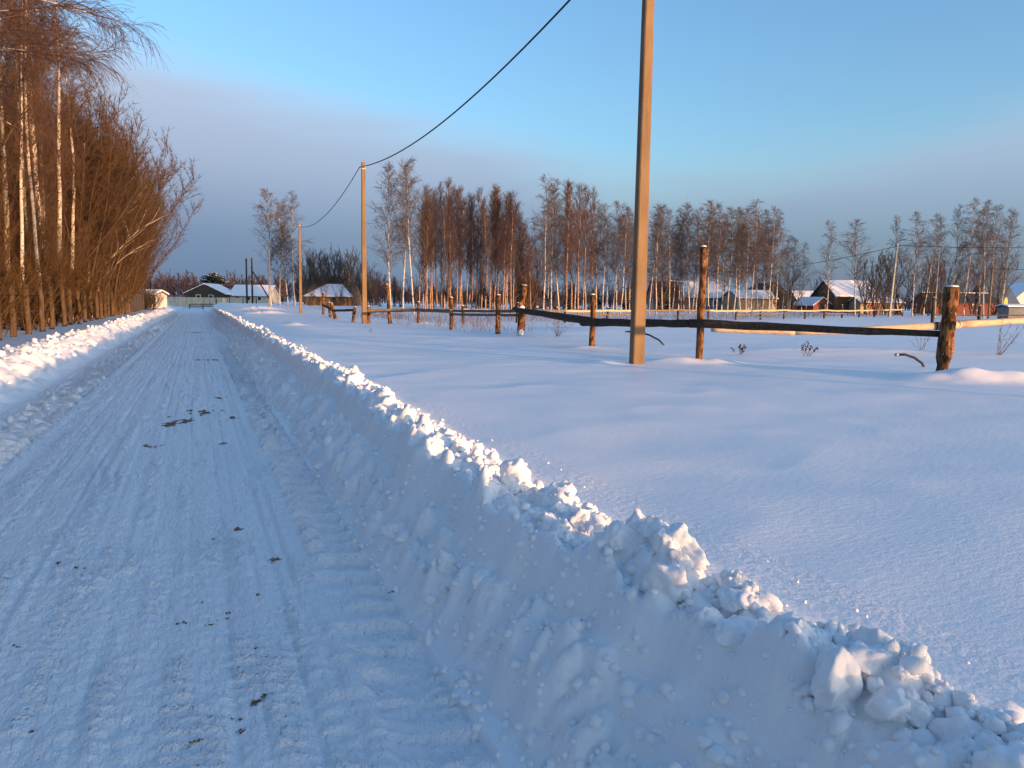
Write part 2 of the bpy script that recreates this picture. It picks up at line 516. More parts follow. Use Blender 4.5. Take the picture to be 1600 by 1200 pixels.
    lh = 0.50 + 0.05 * vn(Y / 2.3, Y * 0 + .5, 82) + 0.03 * vn(Y / 0.7, Y * 0 + .5, 83)
    up = np.clip((-2.5 - X) / (-2.5 - lc), 0, 1)
    lb = lh * (0.25 * up + 0.75 * up * up * (3 - 2 * up))
    lback = 1 - sst(lc - 0.75, lc - 0.05, X)
    lb = lb * (1 - lback) + lf * lback
    if fine and on_lb:
        ml = sst(0.05, 0.3, up) * (1 - sst(0.0, 0.7, lback))
        lb = lb + ml * (0.10 * domes(X, Y, 0.34, 200, 0.4) + 0.05 * domes(X, Y, 0.15, 210, 0.5) + 0.05 * vn(X / 0.5 + Y / 0.9, Y / 0.35 - X / 0.8, 85) - 0.02) + 0.02 * fbm(X / .15, Y / .15, 84, 2) * ml
    rb = rb * fade + (1 - fade) * np.where(X > 3, fld, 0.15 + 0.1 * fbm(X / 2, Y / 2, 91, 2))
    lb = lb * fade + (1 - fade) * 0.2
    z = np.where(X > 2.35, fld, np.where(X > 0.93, rb, np.where(X > -2.5, rd, np.where(X > -4.3, lb, lf))))
    return z


def gz(x, y):
    return float(ground(np.array([x]), np.array([y]), False)[0])


# ------------------------------------------------------------------ ground sheets
rowsY = np.concatenate([-np.geomspace(60, 0.5, 22), np.linspace(-0.35, 0.45, 10),
                        np.exp(np.arange(math.log(0.47), math.log(135), 0.0059)), np.geomspace(136, 2500, 34)])


def sheet(name, xs, mat, label):
    XX, YY = np.meshgrid(np.asarray(xs), rowsY)
    ZZ = ground(XX, YY)
    V = np.stack([XX, YY, ZZ], -1).reshape(-1, 3)
    ny, nx = XX.shape
    idx = np.arange(ny * nx).reshape(ny, nx)
    Fc = np.stack([idx[:-1, :-1], idx[:-1, 1:], idx[1:, 1:], idx[1:, :-1]], -1).reshape(-1, 4)
    o = obj(name, np_mesh(name, V, Fc, True), mat)
    return tag(o, label, kind='structure')


road = sheet('road', np.linspace(-2.5, 0.93, 235), M['snow_road'], 'snow packed road with tyre tracks running to the far houses')
bank_r = sheet('snow_bank', np.linspace(0.93, 2.35, 118), M['snow_bank'], 'steep rough bank of ploughed snow between the road and the field')
bank_l = sheet('snow_bank', np.linspace(-4.3, -2.5, 75), M['snow_bank'], 'sunlit bank of ploughed snow along the road below the forest fence')
field = sheet('field', np.concatenate([np.linspace(2.35, 14, 135), np.geomspace(14.1, 2200, 105)]), M['snow_field'], 'open snow covered field with low drifts behind the right bank')
verge = sheet('ground', np.concatenate([-np.geomspace(2200, 14, 40), np.linspace(-13.7, -4.3, 60)]), M['snow_field'], 'snow covered ground under the forest and beside its fence')

# ------------------------------------------------------------------ snow clods lying on the banks


def clod_mesh(seed, sub):
    rng = random.Random(seed)
    bm = bmesh.new()
    bmesh.ops.create_icosphere(bm, subdivisions=sub, radius=1.0)
    planes = []
    for _ in range(9):
        n = Vector((rng.gauss(0, 1), rng.gauss(0, 1), rng.gauss(0, 1))).normalized()
        planes.append((n, rng.uniform(0.45, 0.85)))
    off = Vector((rng.uniform(0, 50), rng.uniform(0, 50), rng.uniform(0, 50)))
    for v in bm.verts:
        p = v.co.copy()
        for n, dd in planes:
            e = p.dot(n) - dd
            if e > 0:
                p -= n * e * 0.85
        d = v.co.normalized()
        p += d * (0.22 * mnoise.noise(p * 1.6 + off) + 0.12 * mnoise.noise(p * 3.7 + off) + (0.06 * mnoise.noise(p * 8 + off) + 0.03 * mnoise.noise(p * 17 + off) if sub > 2 else 0))
        v.co = p
    bmesh.ops.recalc_face_normals(bm, faces=bm.faces)
    me = bpy.data.meshes.new('snow_clod')
    bm.to_mesh(me)
    bm.free()
    me.polygons.foreach_set('use_smooth', [True] * len(me.polygons))
    me.materials.append(M['snow_clod'])
    return me


clod_hi = [clod_mesh(100 + i, 4) for i in range(8)]
clod_lo = [clod_mesh(200 + i, 2) for i in range(10)]
clod_tiny = [clod_mesh(300 + i, 1) for i in range(10)]
rng = random.Random(7)


def add_clod(bank, x, y, z, r, hi=False):
    o = bpy.data.objects.new('snow_clod', rng.choice(clod_hi if hi else clod_lo))
    COL.objects.link(o)
    o.parent = bank
    o.location = (x, y, z)
    o.rotation_euler = (rng.uniform(0, 6.28), rng.uniform(0, 6.28), rng.uniform(0, 6.28))
    o.scale = (r * rng.uniform(0.8, 1.25), r * rng.uniform(0.8, 1.2), r * rng.uniform(0.65, 1.0))


def gzf(x, y):
    return float(ground(np.array([x]), np.array([y]), True)[0])


CLODS = [(1.58,2.54,0.62,0.068), (1.56,2.15,0.62,0.083), (1.55,2.21,0.66,0.052), (1.55,1.91,0.64,0.055), (1.59,1.63,0.63,0.072), (1.56,1.78,0.62,0.060), (1.61,1.54,0.64,0.048), (1.55,1.38,0.60,0.078), (1.60,1.26,0.62,0.045), (1.64,1.22,0.60,0.042), (1.68,1.14,0.60,0.050), (1.66,1.04,0.60,0.050), (1.66,4.77,0.64,0.075), (1.74,5.29,0.64,0.048), (1.62,3.43,0.62,0.047), (1.62,3.17,0.62,0.041), (1.74,6.50,0.63,0.070), (1.73,8.80,0.62,0.084), (1.78,7.99,0.62,0.063), (1.97,5.00,0.56,0.028)]
for x, y, z, r in CLODS:
    x = x - 0.02
    add_clod(bank_r, x, y, gzf(x, y) + 0.2 * r, r * 1.2, True)
for i in range(255):                         # crest and apron of the right bank, nearest first
    y = 0.9 * math.exp(rng.uniform(0, 1) * math.log(42 / 0.9))
    if rng.random() < 0.62:
        x = rng.gauss(1.68 + 0.1 * min(1, max(0, (y - 2.5) / 9)), 0.09)
        r = rng.choice((0.03, 0.035, 0.045, 0.055, 0.075)) * rng.uniform(0.8, 1.2)
    else:
        x = rng.uniform(0.95, 1.32)
        r = rng.choice((0.025, 0.03, 0.04, 0.055)) * rng.uniform(0.8, 1.2)
    add_clod(bank_r, x, y, gzf(x, y) + 0.2 * r, r, r > 0.05 and y < 5)
for i in range(110):
    y = 10 * math.exp(rng.uniform(0, 1) * math.log(6))
    x = rng.gauss(-3.42, 0.16)
    r = rng.choice((0.04, 0.05, 0.07, 0.10)) * rng.uniform(0.8, 1.2)
    add_clod(bank_l, x, y, gzf(x, y) + 0.2 * r, r)


def crumbs(name, bank, pts, label):
    base = clod_tiny
    data = []
    for me in base:
        v = np.zeros(len(me.vertices) * 3, np.float32)
        me.vertices.foreach_get('co', v)
        f = np.zeros(len(me.polygons) * 3, np.int32)
        me.polygons.foreach_get('vertices', f)
        data.append((v.reshape(-1, 3), f.reshape(-1, 3)))
    Vs, Fs, o = [], [], 0
    for x, y, z, r in pts:
        v, f = data[rng.randrange(len(data))]
        a = rng.uniform(0, 6.28)
        c, s = math.cos(a), math.sin(a)
        w = v * np.array([r * rng.uniform(.7, 1.3), r * rng.uniform(.7, 1.3), r * rng.uniform(.6, 1)])
        w = np.stack([w[:, 0] * c - w[:, 1] * s, w[:, 0] * s + w[:, 1] * c, w[:, 2]], -1) + np.array([x, y, z])
        Vs.append(w)
        Fs.append(f + o)
        o += len(v)
    ob = obj(name, np_mesh(name, np.concatenate(Vs), np.concatenate(Fs), True), M['snow_clod'], bank)
    return tag(ob, kind='stuff')


def scatter(n, fx, y0, y1, rs):
    P = []
    xs, ys, rr = [], [], []
    for i in range(n):
        y = y0 * math.exp(rng.random() * math.log(y1 / y0))
        xs.append(fx())
        ys.append(y)
        rr.append(rng.choice(rs) * rng.uniform(0.7, 1.3) * min(2.2, max(1, y / 12)))
    zs = ground(np.array(xs), np.array(ys), True)
    return [(x, y, float(z) + 0.25 * r, r) for x, y, z, r in zip(xs, ys, zs, rr)]


crumbs('snow_crumbs', bank_r, scatter(1000, lambda: rng.gauss(1.69, 0.09), 0.8, 6, (0.010, 0.014, 0.02, 0.028)) + scatter(1200, lambda: rng.gauss(1.80, 0.10), 5, 70, (0.012, 0.016, 0.022, 0.03))
       + scatter(1700, lambda: rng.uniform(0.9, 1.5), 0.8, 40, (0.010, 0.014, 0.02, 0.026))
       + scatter(45, lambda: rng.uniform(1.9, 2.3), 0.8, 40, (0.006, 0.009, 0.014)), '')
crumbs('snow_crumbs', bank_l, scatter(420, lambda: rng.gauss(-3.35, 0.25), 8, 75, (0.016, 0.022, 0.03)), '')

# ------------------------------------------------------------------ dirt on the road
DEBRIS = [(-0.02,11.41,0.156), (-0.30,10.38,0.148), (-0.42,10.98,0.061), (0.20,21.04,0.185), (0.30,12.89,0.115), (0.22,8.81,0.043), (-0.53,8.83,0.049), (-0.61,8.32,0.026), (-0.43,8.83,0.028), (-0.71,4.91,0.030), (-0.81,4.99,0.019), (0.40,4.68,0.032), (0.04,5.22,0.021), (0.21,5.39,0.045), (-0.03,4.11,0.020), (0.05,3.87,0.026), (0.01,3.82,0.022), (-0.12,3.87,0.016), (0.22,3.45,0.030), (0.17,2.97,0.028), (0.11,2.80,0.017), (-0.05,2.75,0.016), (-0.20,2.74,0.011), (-0.56,2.85,0.015), (-0.79,3.87,0.021), (0.95,3.91,0.018), (0.02,2.61,0.009), (0.21,3.01,0.018), (0.11,2.89,0.015), (0.07,2.91,0.012), (-0.21,3.72,0.012), (-0.10,38.38,0.243), (0.72,49.73,0.198), (0.17,32.75,0.104), (0.25,4.12,0.016), (0.11,3.95,0.017), (-0.61,3.06,0.009), (0.40,10.71,0.079), (-1.87,10.58,0.016)]
dirt_meshes = {}


def dirt_mesh(k):
    rg = random.Random(900 + k)
    bm = bmesh.new()
    for i in range(rg.randint(16, 26)):
        r = rg.choice((0.07, 0.1, 0.14, 0.2, 0.3))
        mt = Matrix.Translation((rg.gauss(0, 0.5), rg.gauss(0, 0.36), r * 0.2)) @ Matrix.Rotation(rg.uniform(0, 6), 4, 'Z') @ Matrix.Diagonal((r * rg.uniform(.8, 1.6), r * rg.uniform(.6, 1), r * rg.uniform(.35, .7), 1))
        q = bmesh.ops.create_icosphere(bm, subdivisions=1, radius=1.0, matrix=mt)
        for v in q['verts']:
            v.co += Vector((rg.uniform(-1, 1), rg.uniform(-1, 1), rg.uniform(-.6, .6))) * r * 0.28
    me = bpy.data.meshes.new('dirt_clump')
    bm.to_mesh(me)
    bm.free()
    me.materials.append(M['dung'])
    return me


dm = [dirt_mesh(k) for k in range(9)]
for i, (x, y, r) in enumerate(DEBRIS):
    o = bpy.data.objects.new('dirt_clump', dm[i % 9])
    COL.objects.link(o)
    o.location = (x, y, gzf(x, y) - 0.002)
    o.rotation_euler = (0, 0, rng.uniform(-0.6, 0.6))
    r *= 1.35
    o.scale = (r, r * rng.uniform(0.8, 1.3) * (1.6 if y > 7 else 1.0), min(r, 0.07) * (0.8 if i < 2 else 0.6))
    if i == 0:
        tag(o, 'largest brown dirt clump, upper one of the pair mid road', 'dirt clump', 'brown dirt clumps on the road')
    elif i == 1:
        tag(o, 'wide brown dirt clump just below the largest clump mid road', 'dirt clump', 'brown dirt clumps on the road')
    else:
        tag(o, 'small brown dirt clump scattered on the packed snow road', 'dirt clump', 'brown dirt clumps on the road')

# ------------------------------------------------------------------ power poles and cables


def pole(label, x, y, h, base=(0.25, 0.175), top=(0.17, 0.14), mat='concrete', lean=(0, 0), group='concrete power poles along the road', rz=0.0, hook=True):
    z = gz(x, y)
    e = empty('power_pole', (x, y, z - 0.05), rz)
    e.rotation_euler = (R(lean[0]), R(lean[1]), rz)
    m = MB()
    rows = 7
    ring = []
    for i in range(rows):
        t = i / (rows - 1)
        a, b = base[0] + (top[0] - base[0]) * t, base[1] + (top[1] - base[1]) * t
        c = 0.018
        zz = -0.5 + (h + 0.5) * t
        ring += [(-a / 2 + c, -b / 2, zz), (a / 2 - c, -b / 2, zz), (a / 2, -b / 2 + c, zz), (a / 2, b / 2 - c, zz), (a / 2 - c, b / 2, zz), (-a / 2 + c, b / 2, zz), (-a / 2, b / 2 - c, zz), (-a / 2, -b / 2 + c, zz)]
    fs = []
    for i in range(rows - 1):
        for k in range(8):
            fs.append((i * 8 + k, i * 8 + (k + 1) % 8, i * 8 + 8 + (k + 1) % 8, i * 8 + 8 + k))
    fs += [tuple(range(7, -1, -1)), tuple((rows - 1) * 8 + k for k in range(8))]
    m.add(ring, fs)
    m.build('shaft', M[mat], e)
    if hook:
        b = MB()
        for zz in (h - 0.32, h - 0.22):
            b.box(-top[0] / 2 - 0.012, top[0] / 2 + 0.012, -top[1] / 2 - 0.012, top[1] / 2 + 0.012, zz, zz + 0.022)
        b.build('steel_band', M['metal'], e)
        k = MB()
        k.tube([(-top[0] / 2 - 0.005, 0, h - 0.27), (-top[0] / 2 - 0.06, 0, h - 0.27), (-top[0] / 2 - 0.09, 0, h - 0.24), (-top[0] / 2 - 0.09, 0, h - 0.2)], 0.012, 6)
        k.build('cable_hook', M['metal'], e)
    tag(e, label, 'power pole', group)
    return Vector((x - top[0] / 2 - 0.09, y, z - 0.05 + h - 0.24))


def cable(label, a, b, sag, r=0.02, group=None):
    pts, n = [], 24
    for i in range(n + 1):
        t = i / n
        p = a.lerp(b, t)
        p.z -= sag * 4 * t * (1 - t)
        pts.append(p)
    o = MB().tube(pts, r, 6).build('power_cable', M['cable'], None, True)
    return tag(o, label, 'cable', group)


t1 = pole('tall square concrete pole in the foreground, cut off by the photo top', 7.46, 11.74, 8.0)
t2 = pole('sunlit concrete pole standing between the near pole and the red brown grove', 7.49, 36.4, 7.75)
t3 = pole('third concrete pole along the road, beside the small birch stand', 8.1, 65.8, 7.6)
t4 = pole('faint farthest concrete pole in front of the small birch stand', 7.75, 91.0, 7.6, mat='concrete_far')
cable('black cable sagging from the near pole to the second pole', t1, t2, 0.85, 0.022, 'power cables along the road')
cable('black cable sagging from the second pole to the third pole', t2, t3, 1.0, 0.02, 'power cables along the road')
cable('thin black cable from the third pole to the farthest pole', t3, t4, 0.7, 0.02, 'power cables along the road')
t0 = Vector((t1.x, -13.5, t1.z))
pole('concrete pole beside the road behind the viewpoint', 7.46, -13.5, 8.0)
cable('black cable leaving the near pole towards the viewpoint', t1, t0, 0.85, 0.022, 'power cables along the road')
r1 = pole('leaning grey concrete pole among the birches on the right', 68.8, 58.4, 7.9, mat='concrete_far', lean=(-0.8, 4.4), group='poles in the village')
r1 = Vector((69.35, 58.15, gz(68.8, 58.4) + 7.6))
r2 = pole('concrete pole far off between village houses', 74.0, 112.0, 7.6, mat='concrete_far', group='poles in the village')
r3 = pole('concrete pole at the field edge beyond the right frame', 92.0, 36.0, 8.2, mat='concrete_far', group='poles in the village')
cable('thin cable from the leaning pole back over the village', r1, r2, 1.7, 0.028, 'village cables')
cable('thin cable from the leaning pole out of frame right', r1, r3, 0.5, 0.028, 'village cables')


def wood_pole(label, x, y, h, r=0.11, cap=None):
    z = gz(x, y)
    e = empty('wooden_pole', (x, y, z))
    MB().tube([(0, 0, -0.3), (0, 0, h * .5), (0.03, 0, h)], [r, r * .9, r * .75], 8).build('shaft', M['dark_wood' if cap else 'wood'], e, True)
    MB().tube([(-0.25, 0, h - 0.35), (0.25, 0, h - 0.35)], 0.035, 6).build('crossarm', M['dark_wood'], e)
    tag(e, label, 'wooden pole', 'wooden poles in the village')
    return e


wood_pole('left of two dark wooden poles before the far end houses', 7.46, 130.0, 7.3, 0.16, True)
e = wood_pole('right of two dark wooden poles, propped by a slanting strut', 8.3, 129.7, 7.4, 0.16, True)
MB().tube([(3.0, -1.1, 0), (0.15, 0, 5.2)], 0.11, 7).build('strut', M['dark_wood'], e)
wood_pole('bare wooden pole in front of the brown gabled house', 69.5, 74.4, 5.2, 0.12)
wp = wood_pole('wooden pole against the rightmost birch clump', 76.7, 52.9, 5.6, 0.12)
cable('short thin cable from the wooden pole out of frame right', Vector((76.7, 52.9, gz(76.7, 52.9) + 5.2)), Vector((99, 33, 6.4)), 0.4, 0.025, 'village cables')

# ------------------------------------------------------------------ fences


def fpost(parent, x, y, h, r, mat='post', lean=(0, 0), seed=0, top=True):
    rg = random.Random(seed + int(x * 31 + y * 17))
    z = gz(x, y)
    n = 7
    pts = [(x + lean[0] * t + rg.uniform(-.012, .012), y + lean[1] * t + rg.uniform(-.012, .012), z - 0.3 + (h + 0.3) * t) for t in [i / (n - 1) for i in range(n)]]
    o = MB().tube(pts, [r * (1.04 - 0.1 * i / n) for i in range(n)], 12, True, 0.06, rg).build('post', M[mat], parent, True)
    if top:
        MB().tube([(pts[-1][0], pts[-1][1], z + h), (pts[-1][0], pts[-1][1], z + h + 0.018), (pts[-1][0], pts[-1][1], z + h + 0.03)], [r * .9, r * .75, r * .25], 10).build('snow_cap', M['snow_cap'], o, True)
    return o


def rail(parent, a, b, r, mat='wood', flat=1.0, sag=0.0, name='rail', r2=None, seed=1):
    rg = random.Random(seed)
    n = 12
    pts, rad = [], []
    for i in range(n + 1):
        t = i / n
        pts.append((a[0] + (b[0] - a[0]) * t, a[1] + (b[1] - a[1]) * t, a[2] + (b[2] - a[2]) * t - sag * 4 * t * (1 - t) + rg.uniform(-.006, .006)))
        rad.append((r + ((r2 or r) - r) * t) * rg.uniform(0.93, 1.07))
    return MB().tube(pts, rad, 10, True, 0.07, rg, flat).build(name, M[mat], parent, True)


# near fence, parallel to the road
e = tag(empty('wooden_fence', (8.94, 11.85, 0.5)), 'rough log fence with dark shaded rails beside the near concrete pole', 'fence', 'wooden paddock fences')


def sub(parent, o):
    return o


class Rel:
    """parent whose children are given in world coordinates"""


def wparent(e):
    e.location = (0, 0, 0)
    return e


wparent(e)
fpost(e, 10.71, 24.64, 1.75, 0.14, lean=(0.12, 0.06))
fpost(e, 9.03, 16.29, 1.27, 0.072)
fpost(e, 8.94, 11.85, 2.14, 0.068)
fpost(e, 11.06, 8.34, 1.40, 0.118, lean=(0.07, -0.03))
rail(e, (10.85, 25.6, 1.38), (8.88, 15.75, 1.17), 0.085, 'shaded_rail_wood', 1.1, 0.0, seed=3, r2=0.10)
rail(e, (8.97, 16.7, 1.15), (8.86, 11.95, 1.255), 0.105, 'shaded_rail_wood', 1.0, 0.0, seed=4, r2=0.075)
rail(e, (8.80, 12.0, 1.262), (11.10, 8.44, 1.20), 0.085, 'shaded_rail_wood', 1.0, 0.0, seed=5, r2=0.055)
for (x, y, z, s) in ((10.70, 24.52, 1.40, 0.13), (10.66, 24.5, 0.52, 0.15)):
    o = bpy.data.objects.new('snow_lump', clod_lo[2])
    COL.objects.link(o)
    o.parent = e
    o.location = (x, y, z)
    o.scale = (s, s, s * 1.1)
# second run behind: sunlit log on the right
e = wparent(tag(empty('wooden_fence', (0, 0, 0)), 'sunlit peeled log rail on a post behind the right corner post', 'fence', 'wooden paddock fences'))
fpost(e, 17.30, 12.85, 1.14, 0.10, 'wood')
rail(e, (11.46, 14.75, 1.05), (13.2, 13.85, 1.02), 0.075, 'peeled', 1, 0.0, seed=6, r2=0.09)
rail(e, (13.2, 13.85, 1.02), (17.4, 12.7, 1.235), 0.09, 'peeled', 1, 0.03, seed=7, r2=0.095)
rail(e, (17.3, 12.72, 1.235), (26.5, 13.95, 1.50), 0.092, 'peeled', 1, 0.0, seed=8, r2=0.08)
MB().tube([(16.72, 12.84, 1.19), (16.78, 12.82, 1.19)], 0.105, 10).build('strap', M['cable'], e)
fpost(e, 26.4, 14.05, 1.2, 0.09, 'wood')
# run going away to the left along the field
e = wparent(tag(empty('wooden_fence', (0, 0, 0)), 'low rail fence receding along the field in front of the red brown grove', 'fence', 'wooden paddock fences'))
run = [(9.86, 24.7, 1.38, 0.09, (0, 0)), (9.5, 28.95, 1.30, 0.075, (0, 0)), (10.1, 36.0, 1.05, 0.08, (0, 0)), (8.85, 36.7, 1.95, 0.10, (-0.15, 0)), (7.75, 36.8, 0.85, 0.10, (0.05, 0)),
       (7.56, 39.8, 0.8, 0.09, (0.12, 0)), (7.64, 45.2, 0.95, 0.11, (-0.3, 0)), (8.3, 51.5, 1.0, 0.10, (-0.1, 0)), (9.1, 60.0, 1.75, 0.10, (0, 0))]
for x, y, h, r, ln in run:
    fpost(e, x, y, h, r, 'post', ln)
rail(e, (10.75, 24.8, 1.32), (9.5, 29.2, 1.26), 0.055, 'wood', seed=11)
rail(e, (10.75, 24.9, 1.17), (9.5, 29.1, 1.12), 0.05, 'wood', seed=12)
rail(e, (9.45, 28.8, 1.25), (10.1, 36.3, 1.20), 0.08, 'wood', seed=13)
rail(e, (10.15, 36.0, 1.22), (7.6, 36.75, 1.12), 0.09, 'wood', seed=14)
rail(e, (7.6, 39.9, 1.12), (7.45, 45.1, 1.02), 0.07, 'dark_wood', seed=15)
rail(e, (7.45, 45.1, 1.05), (9.1, 60.0, 1.25), 0.09, 'dark_wood', seed=16)
# far paddock fence across the field
e = wparent(tag(empty('wooden_fence', (0, 0, 0)), 'long pale rail fence crossing the far side of the snow field', 'fence', 'wooden paddock fences'))
A, B = Vector((13.0, 37.6, 0)), Vector((76.5, 61.5, 0))
nP = 18
prev = None
rg = random.Random(3)
for i in range(nP):
    p = A.lerp(B, i / (nP - 1))
    z = gz(p.x, p.y)
    fpost(e, p.x, p.y, rg.uniform(0.8, 1.35), 0.085, 'dark_wood', (rg.uniform(-.08, .08), 0), i)
    q = (p.x - 0.04, p.y - 0.1, z + 0.74 + rg.uniform(-.06, .06))
    if prev and i not in (17,):
        rail(e, prev, q, 0.075, 'peeled' if i not in (2, 5, 6) else 'wood', 1.0, 0.03, seed=40 + i)
        if i in (3, 4, 8, 9, 12):
            rail(e, (prev[0], prev[1], prev[2] - 0.3), (q[0], q[1], q[2] - 0.25), 0.05, 'wood', 1.0, 0.02, seed=60 + i)
    prev = q
# scattered posts of the far right paddock
e = wparent(tag(empty('wooden_fence', (0, 0, 0)), 'line of bare dark posts behind the right corner post', 'fence', 'wooden paddock fences'))
pr = None
for i, (x, y, h) in enumerate([(47.3, 36.6, 1.9), (53.5, 37.6, 1.4), (60.5, 38.4, 1.5), (68.5, 40.0, 1.5)]):
    fpost(e, x, y, h, 0.12, 'dark_wood', (0, 0), i)
    if pr:
        rail(e, (pr[0], pr[1], gz(*pr) + 0.7), (x, y, gz(x, y) + 0.7), 0.05, 'dark_wood', seed=80 + i)
    pr = (x, y)
# unseen rail added outside the right edge so its shadow crosses the near pole
e = wparent(tag(empty('shadow_rail', (0, 0, 0)), 'unseen log rail on two posts, added to shadow the near pole', 'fence'))
fpost(e, 10.15, 5.2, 1.25, 0.08)
fpost(e, 13.4, 5.65, 1.25, 0.08)
rail(e, (9.9, 5.15, 1.47), (13.7, 5.7, 1.49), 0.08, 'wood', seed=21)

# round post fence below the forest
e = wparent(tag(empty('post_fence', (0, 0, 0)), 'row of thick round wooden posts along the forest edge', 'fence'))
rg = random.Random(12)
y = 21.0
i = 0
while y < 72:
    x = -5.38 + rg.uniform(-.05, .05)
    fpost(e, x, y, 1.66 + rg.uniform(-.05, .05), 0.092, 'fence_post', (rg.uniform(-.025, .025), rg.uniform(-.05, .05)), i, top=False)
    y += 2.3 if y < 60 else 1.5
    i += 1
for k, zz in enumerate((0.75, 1.35)):
    rail(e, (-5.52, 21, zz + 0.33), (-5.52, 72, zz + 0.33), 0.022, 'dark_wood', seed=90 + k, name='wire_rail')
# board fence carrying it on
e = wparent(tag(empty('board_fence', (0, 0, 0)), 'dark board fence carrying on past the round posts', 'fence'))
y = 72.5
i = 0
while y < 92:
    MB().box(-5.5, -5.44, y, y + 0.42, 0.2, 1.95 + rg.uniform(-.08, .05)).build('board', M['dark_wood' if i % 5 else 'wood'], e)
    y += 0.45
    i += 1
MB().box(-5.56, -5.51, 72.5, 92.2, 1.4, 1.5).build('rail', M['dark_wood'], e)

# hoses sticking out of the snow
for lb, pts in (('black hose arching out of the snow behind the near pole', [(11.0, 17.9, 0.86), (11.25, 17.7, 0.86), (11.5, 17.5, 0.78), (11.72, 17.35, 0.65), (11.9, 17.2, 0.42)]),
                ('short black hose arching out of the snow left of the corner post', [(12.22, 10.15, 0.73), (12.38, 10.1, 0.735), (12.53, 10.02, 0.68), (12.66, 9.95, 0.58), (12.74, 9.9, 0.42)])):
    e = wparent(tag(empty('hose', (0, 0, 0)), lb, 'hose', 'black hoses in the snow'))
    MB().tube(pts, 0.024, 8).build('pipe', M['hose'], e, True)
    p = Vector(pts[0])
    d = (p - Vector(pts[1])).normalized()
    MB().tube([p - d * 0.03, p + d * 0.03], 0.03, 8).build('end_fitting', M['metal'], e, True)


# ------------------------------------------------------------------ vegetation generators


def unit(v):
    return v / max(np.linalg.norm(v), 1e-9)


def birch(seed, H=12.0, nbr=58, red=False, wide=1.0, bare=0.30, twr=0.009, droop=1.0, r0=0.11, dens=1.0, inc=(22, 42), lenf=0.24):
    rg = np.random.RandomState(seed)
    n = 15
    tp = np.zeros((n, 3))
    off = np.zeros(2)
    vel = rg.normal(0, 0.02, 2)
    for i in range(1, n):
        vel = vel * 0.8 + rg.normal(0, 0.022, 2)
        off = off + vel * H / n * 1.2
        tp[i] = (off[0], off[1], H * i / (n - 1))
    rad = [r0 * (1 - i / (n - 1)) ** 0.85 + 0.012 for i in range(n)]
    rad[0] *= 1.25
    segs = []

    def at(t):
        f = t * (n - 1)
        i = min(int(f), n - 2)
        return tp[i] + (tp[i + 1] - tp[i]) * (f - i)

    for k in range(int(nbr)):
        t = bare + (0.985 - bare) * (k + rg.rand()) / nbr
        az = rg.rand() * 6.283
        u = (t - bare) / (1 - bare)
        L = H * lenf * wide * (1 - u) ** 0.7 * (0.5 + 0.5 * min(1, u * 4)) * rg.uniform(0.5, 1.15) + 0.35
        ic = R(rg.uniform(*inc)) if not red else R(rg.uniform(14, 30))
        d = np.array([math.cos(az) * math.sin(ic), math.sin(az) * math.sin(ic), math.cos(ic)])
        p = at(t)
        r = 0.007 + 0.018 * (1 - u) * L / (H * .2)
        ns = 6
        for s in range(ns):
            d = unit(d + rg.normal(0, 0.10, 3) + np.array([0, 0, -0.07 * droop * (s - 1.5) if not red else 0.05]))
            q = p + d * L / ns
            segs.append((*p, *q, r * (1 - s / ns) + 0.004, r * (1 - (s + 1) / ns) + 0.004))
            p = q
            if s < 1:
                continue
            for j in range(2 if rg.rand() < dens - 1 or s > 3 else 1):
                az2 = rg.rand() * 6.283
                d2 = unit(d * 1.0 + np.array([math.cos(az2), math.sin(az2), rg.uniform(-0.2, 0.5)]) * 0.75)
                l2 = L * rg.uniform(0.16, 0.36) + 0.2
                a = p
                for s2 in range(3):
                    d2 = unit(d2 + rg.normal(0, 0.15, 3) + np.array([0, 0, (-0.18 * droop if not red else 0.10)]))
                    b = a + d2 * l2 / 3
                    segs.append((*a, *b, twr * 1.2, twr))
                    for j3 in range(2):
                        d3 = unit(d2 + rg.normal(0, 0.42, 3) + np.array([0, 0, (-0.4 * droop if not red else 0.2)]))
                        c = b + d3 * l2 * rg.uniform(0.25, 0.6)
                        segs.append((*b, *c, twr * .8, twr * .5))
                    a = b
    m = MB()
    m.tube([tuple(p) for p in tp], rad, 8, True, 0.04, random.Random(seed))
    return m.mesh('trunk', True), seg_mesh('crown', segs)


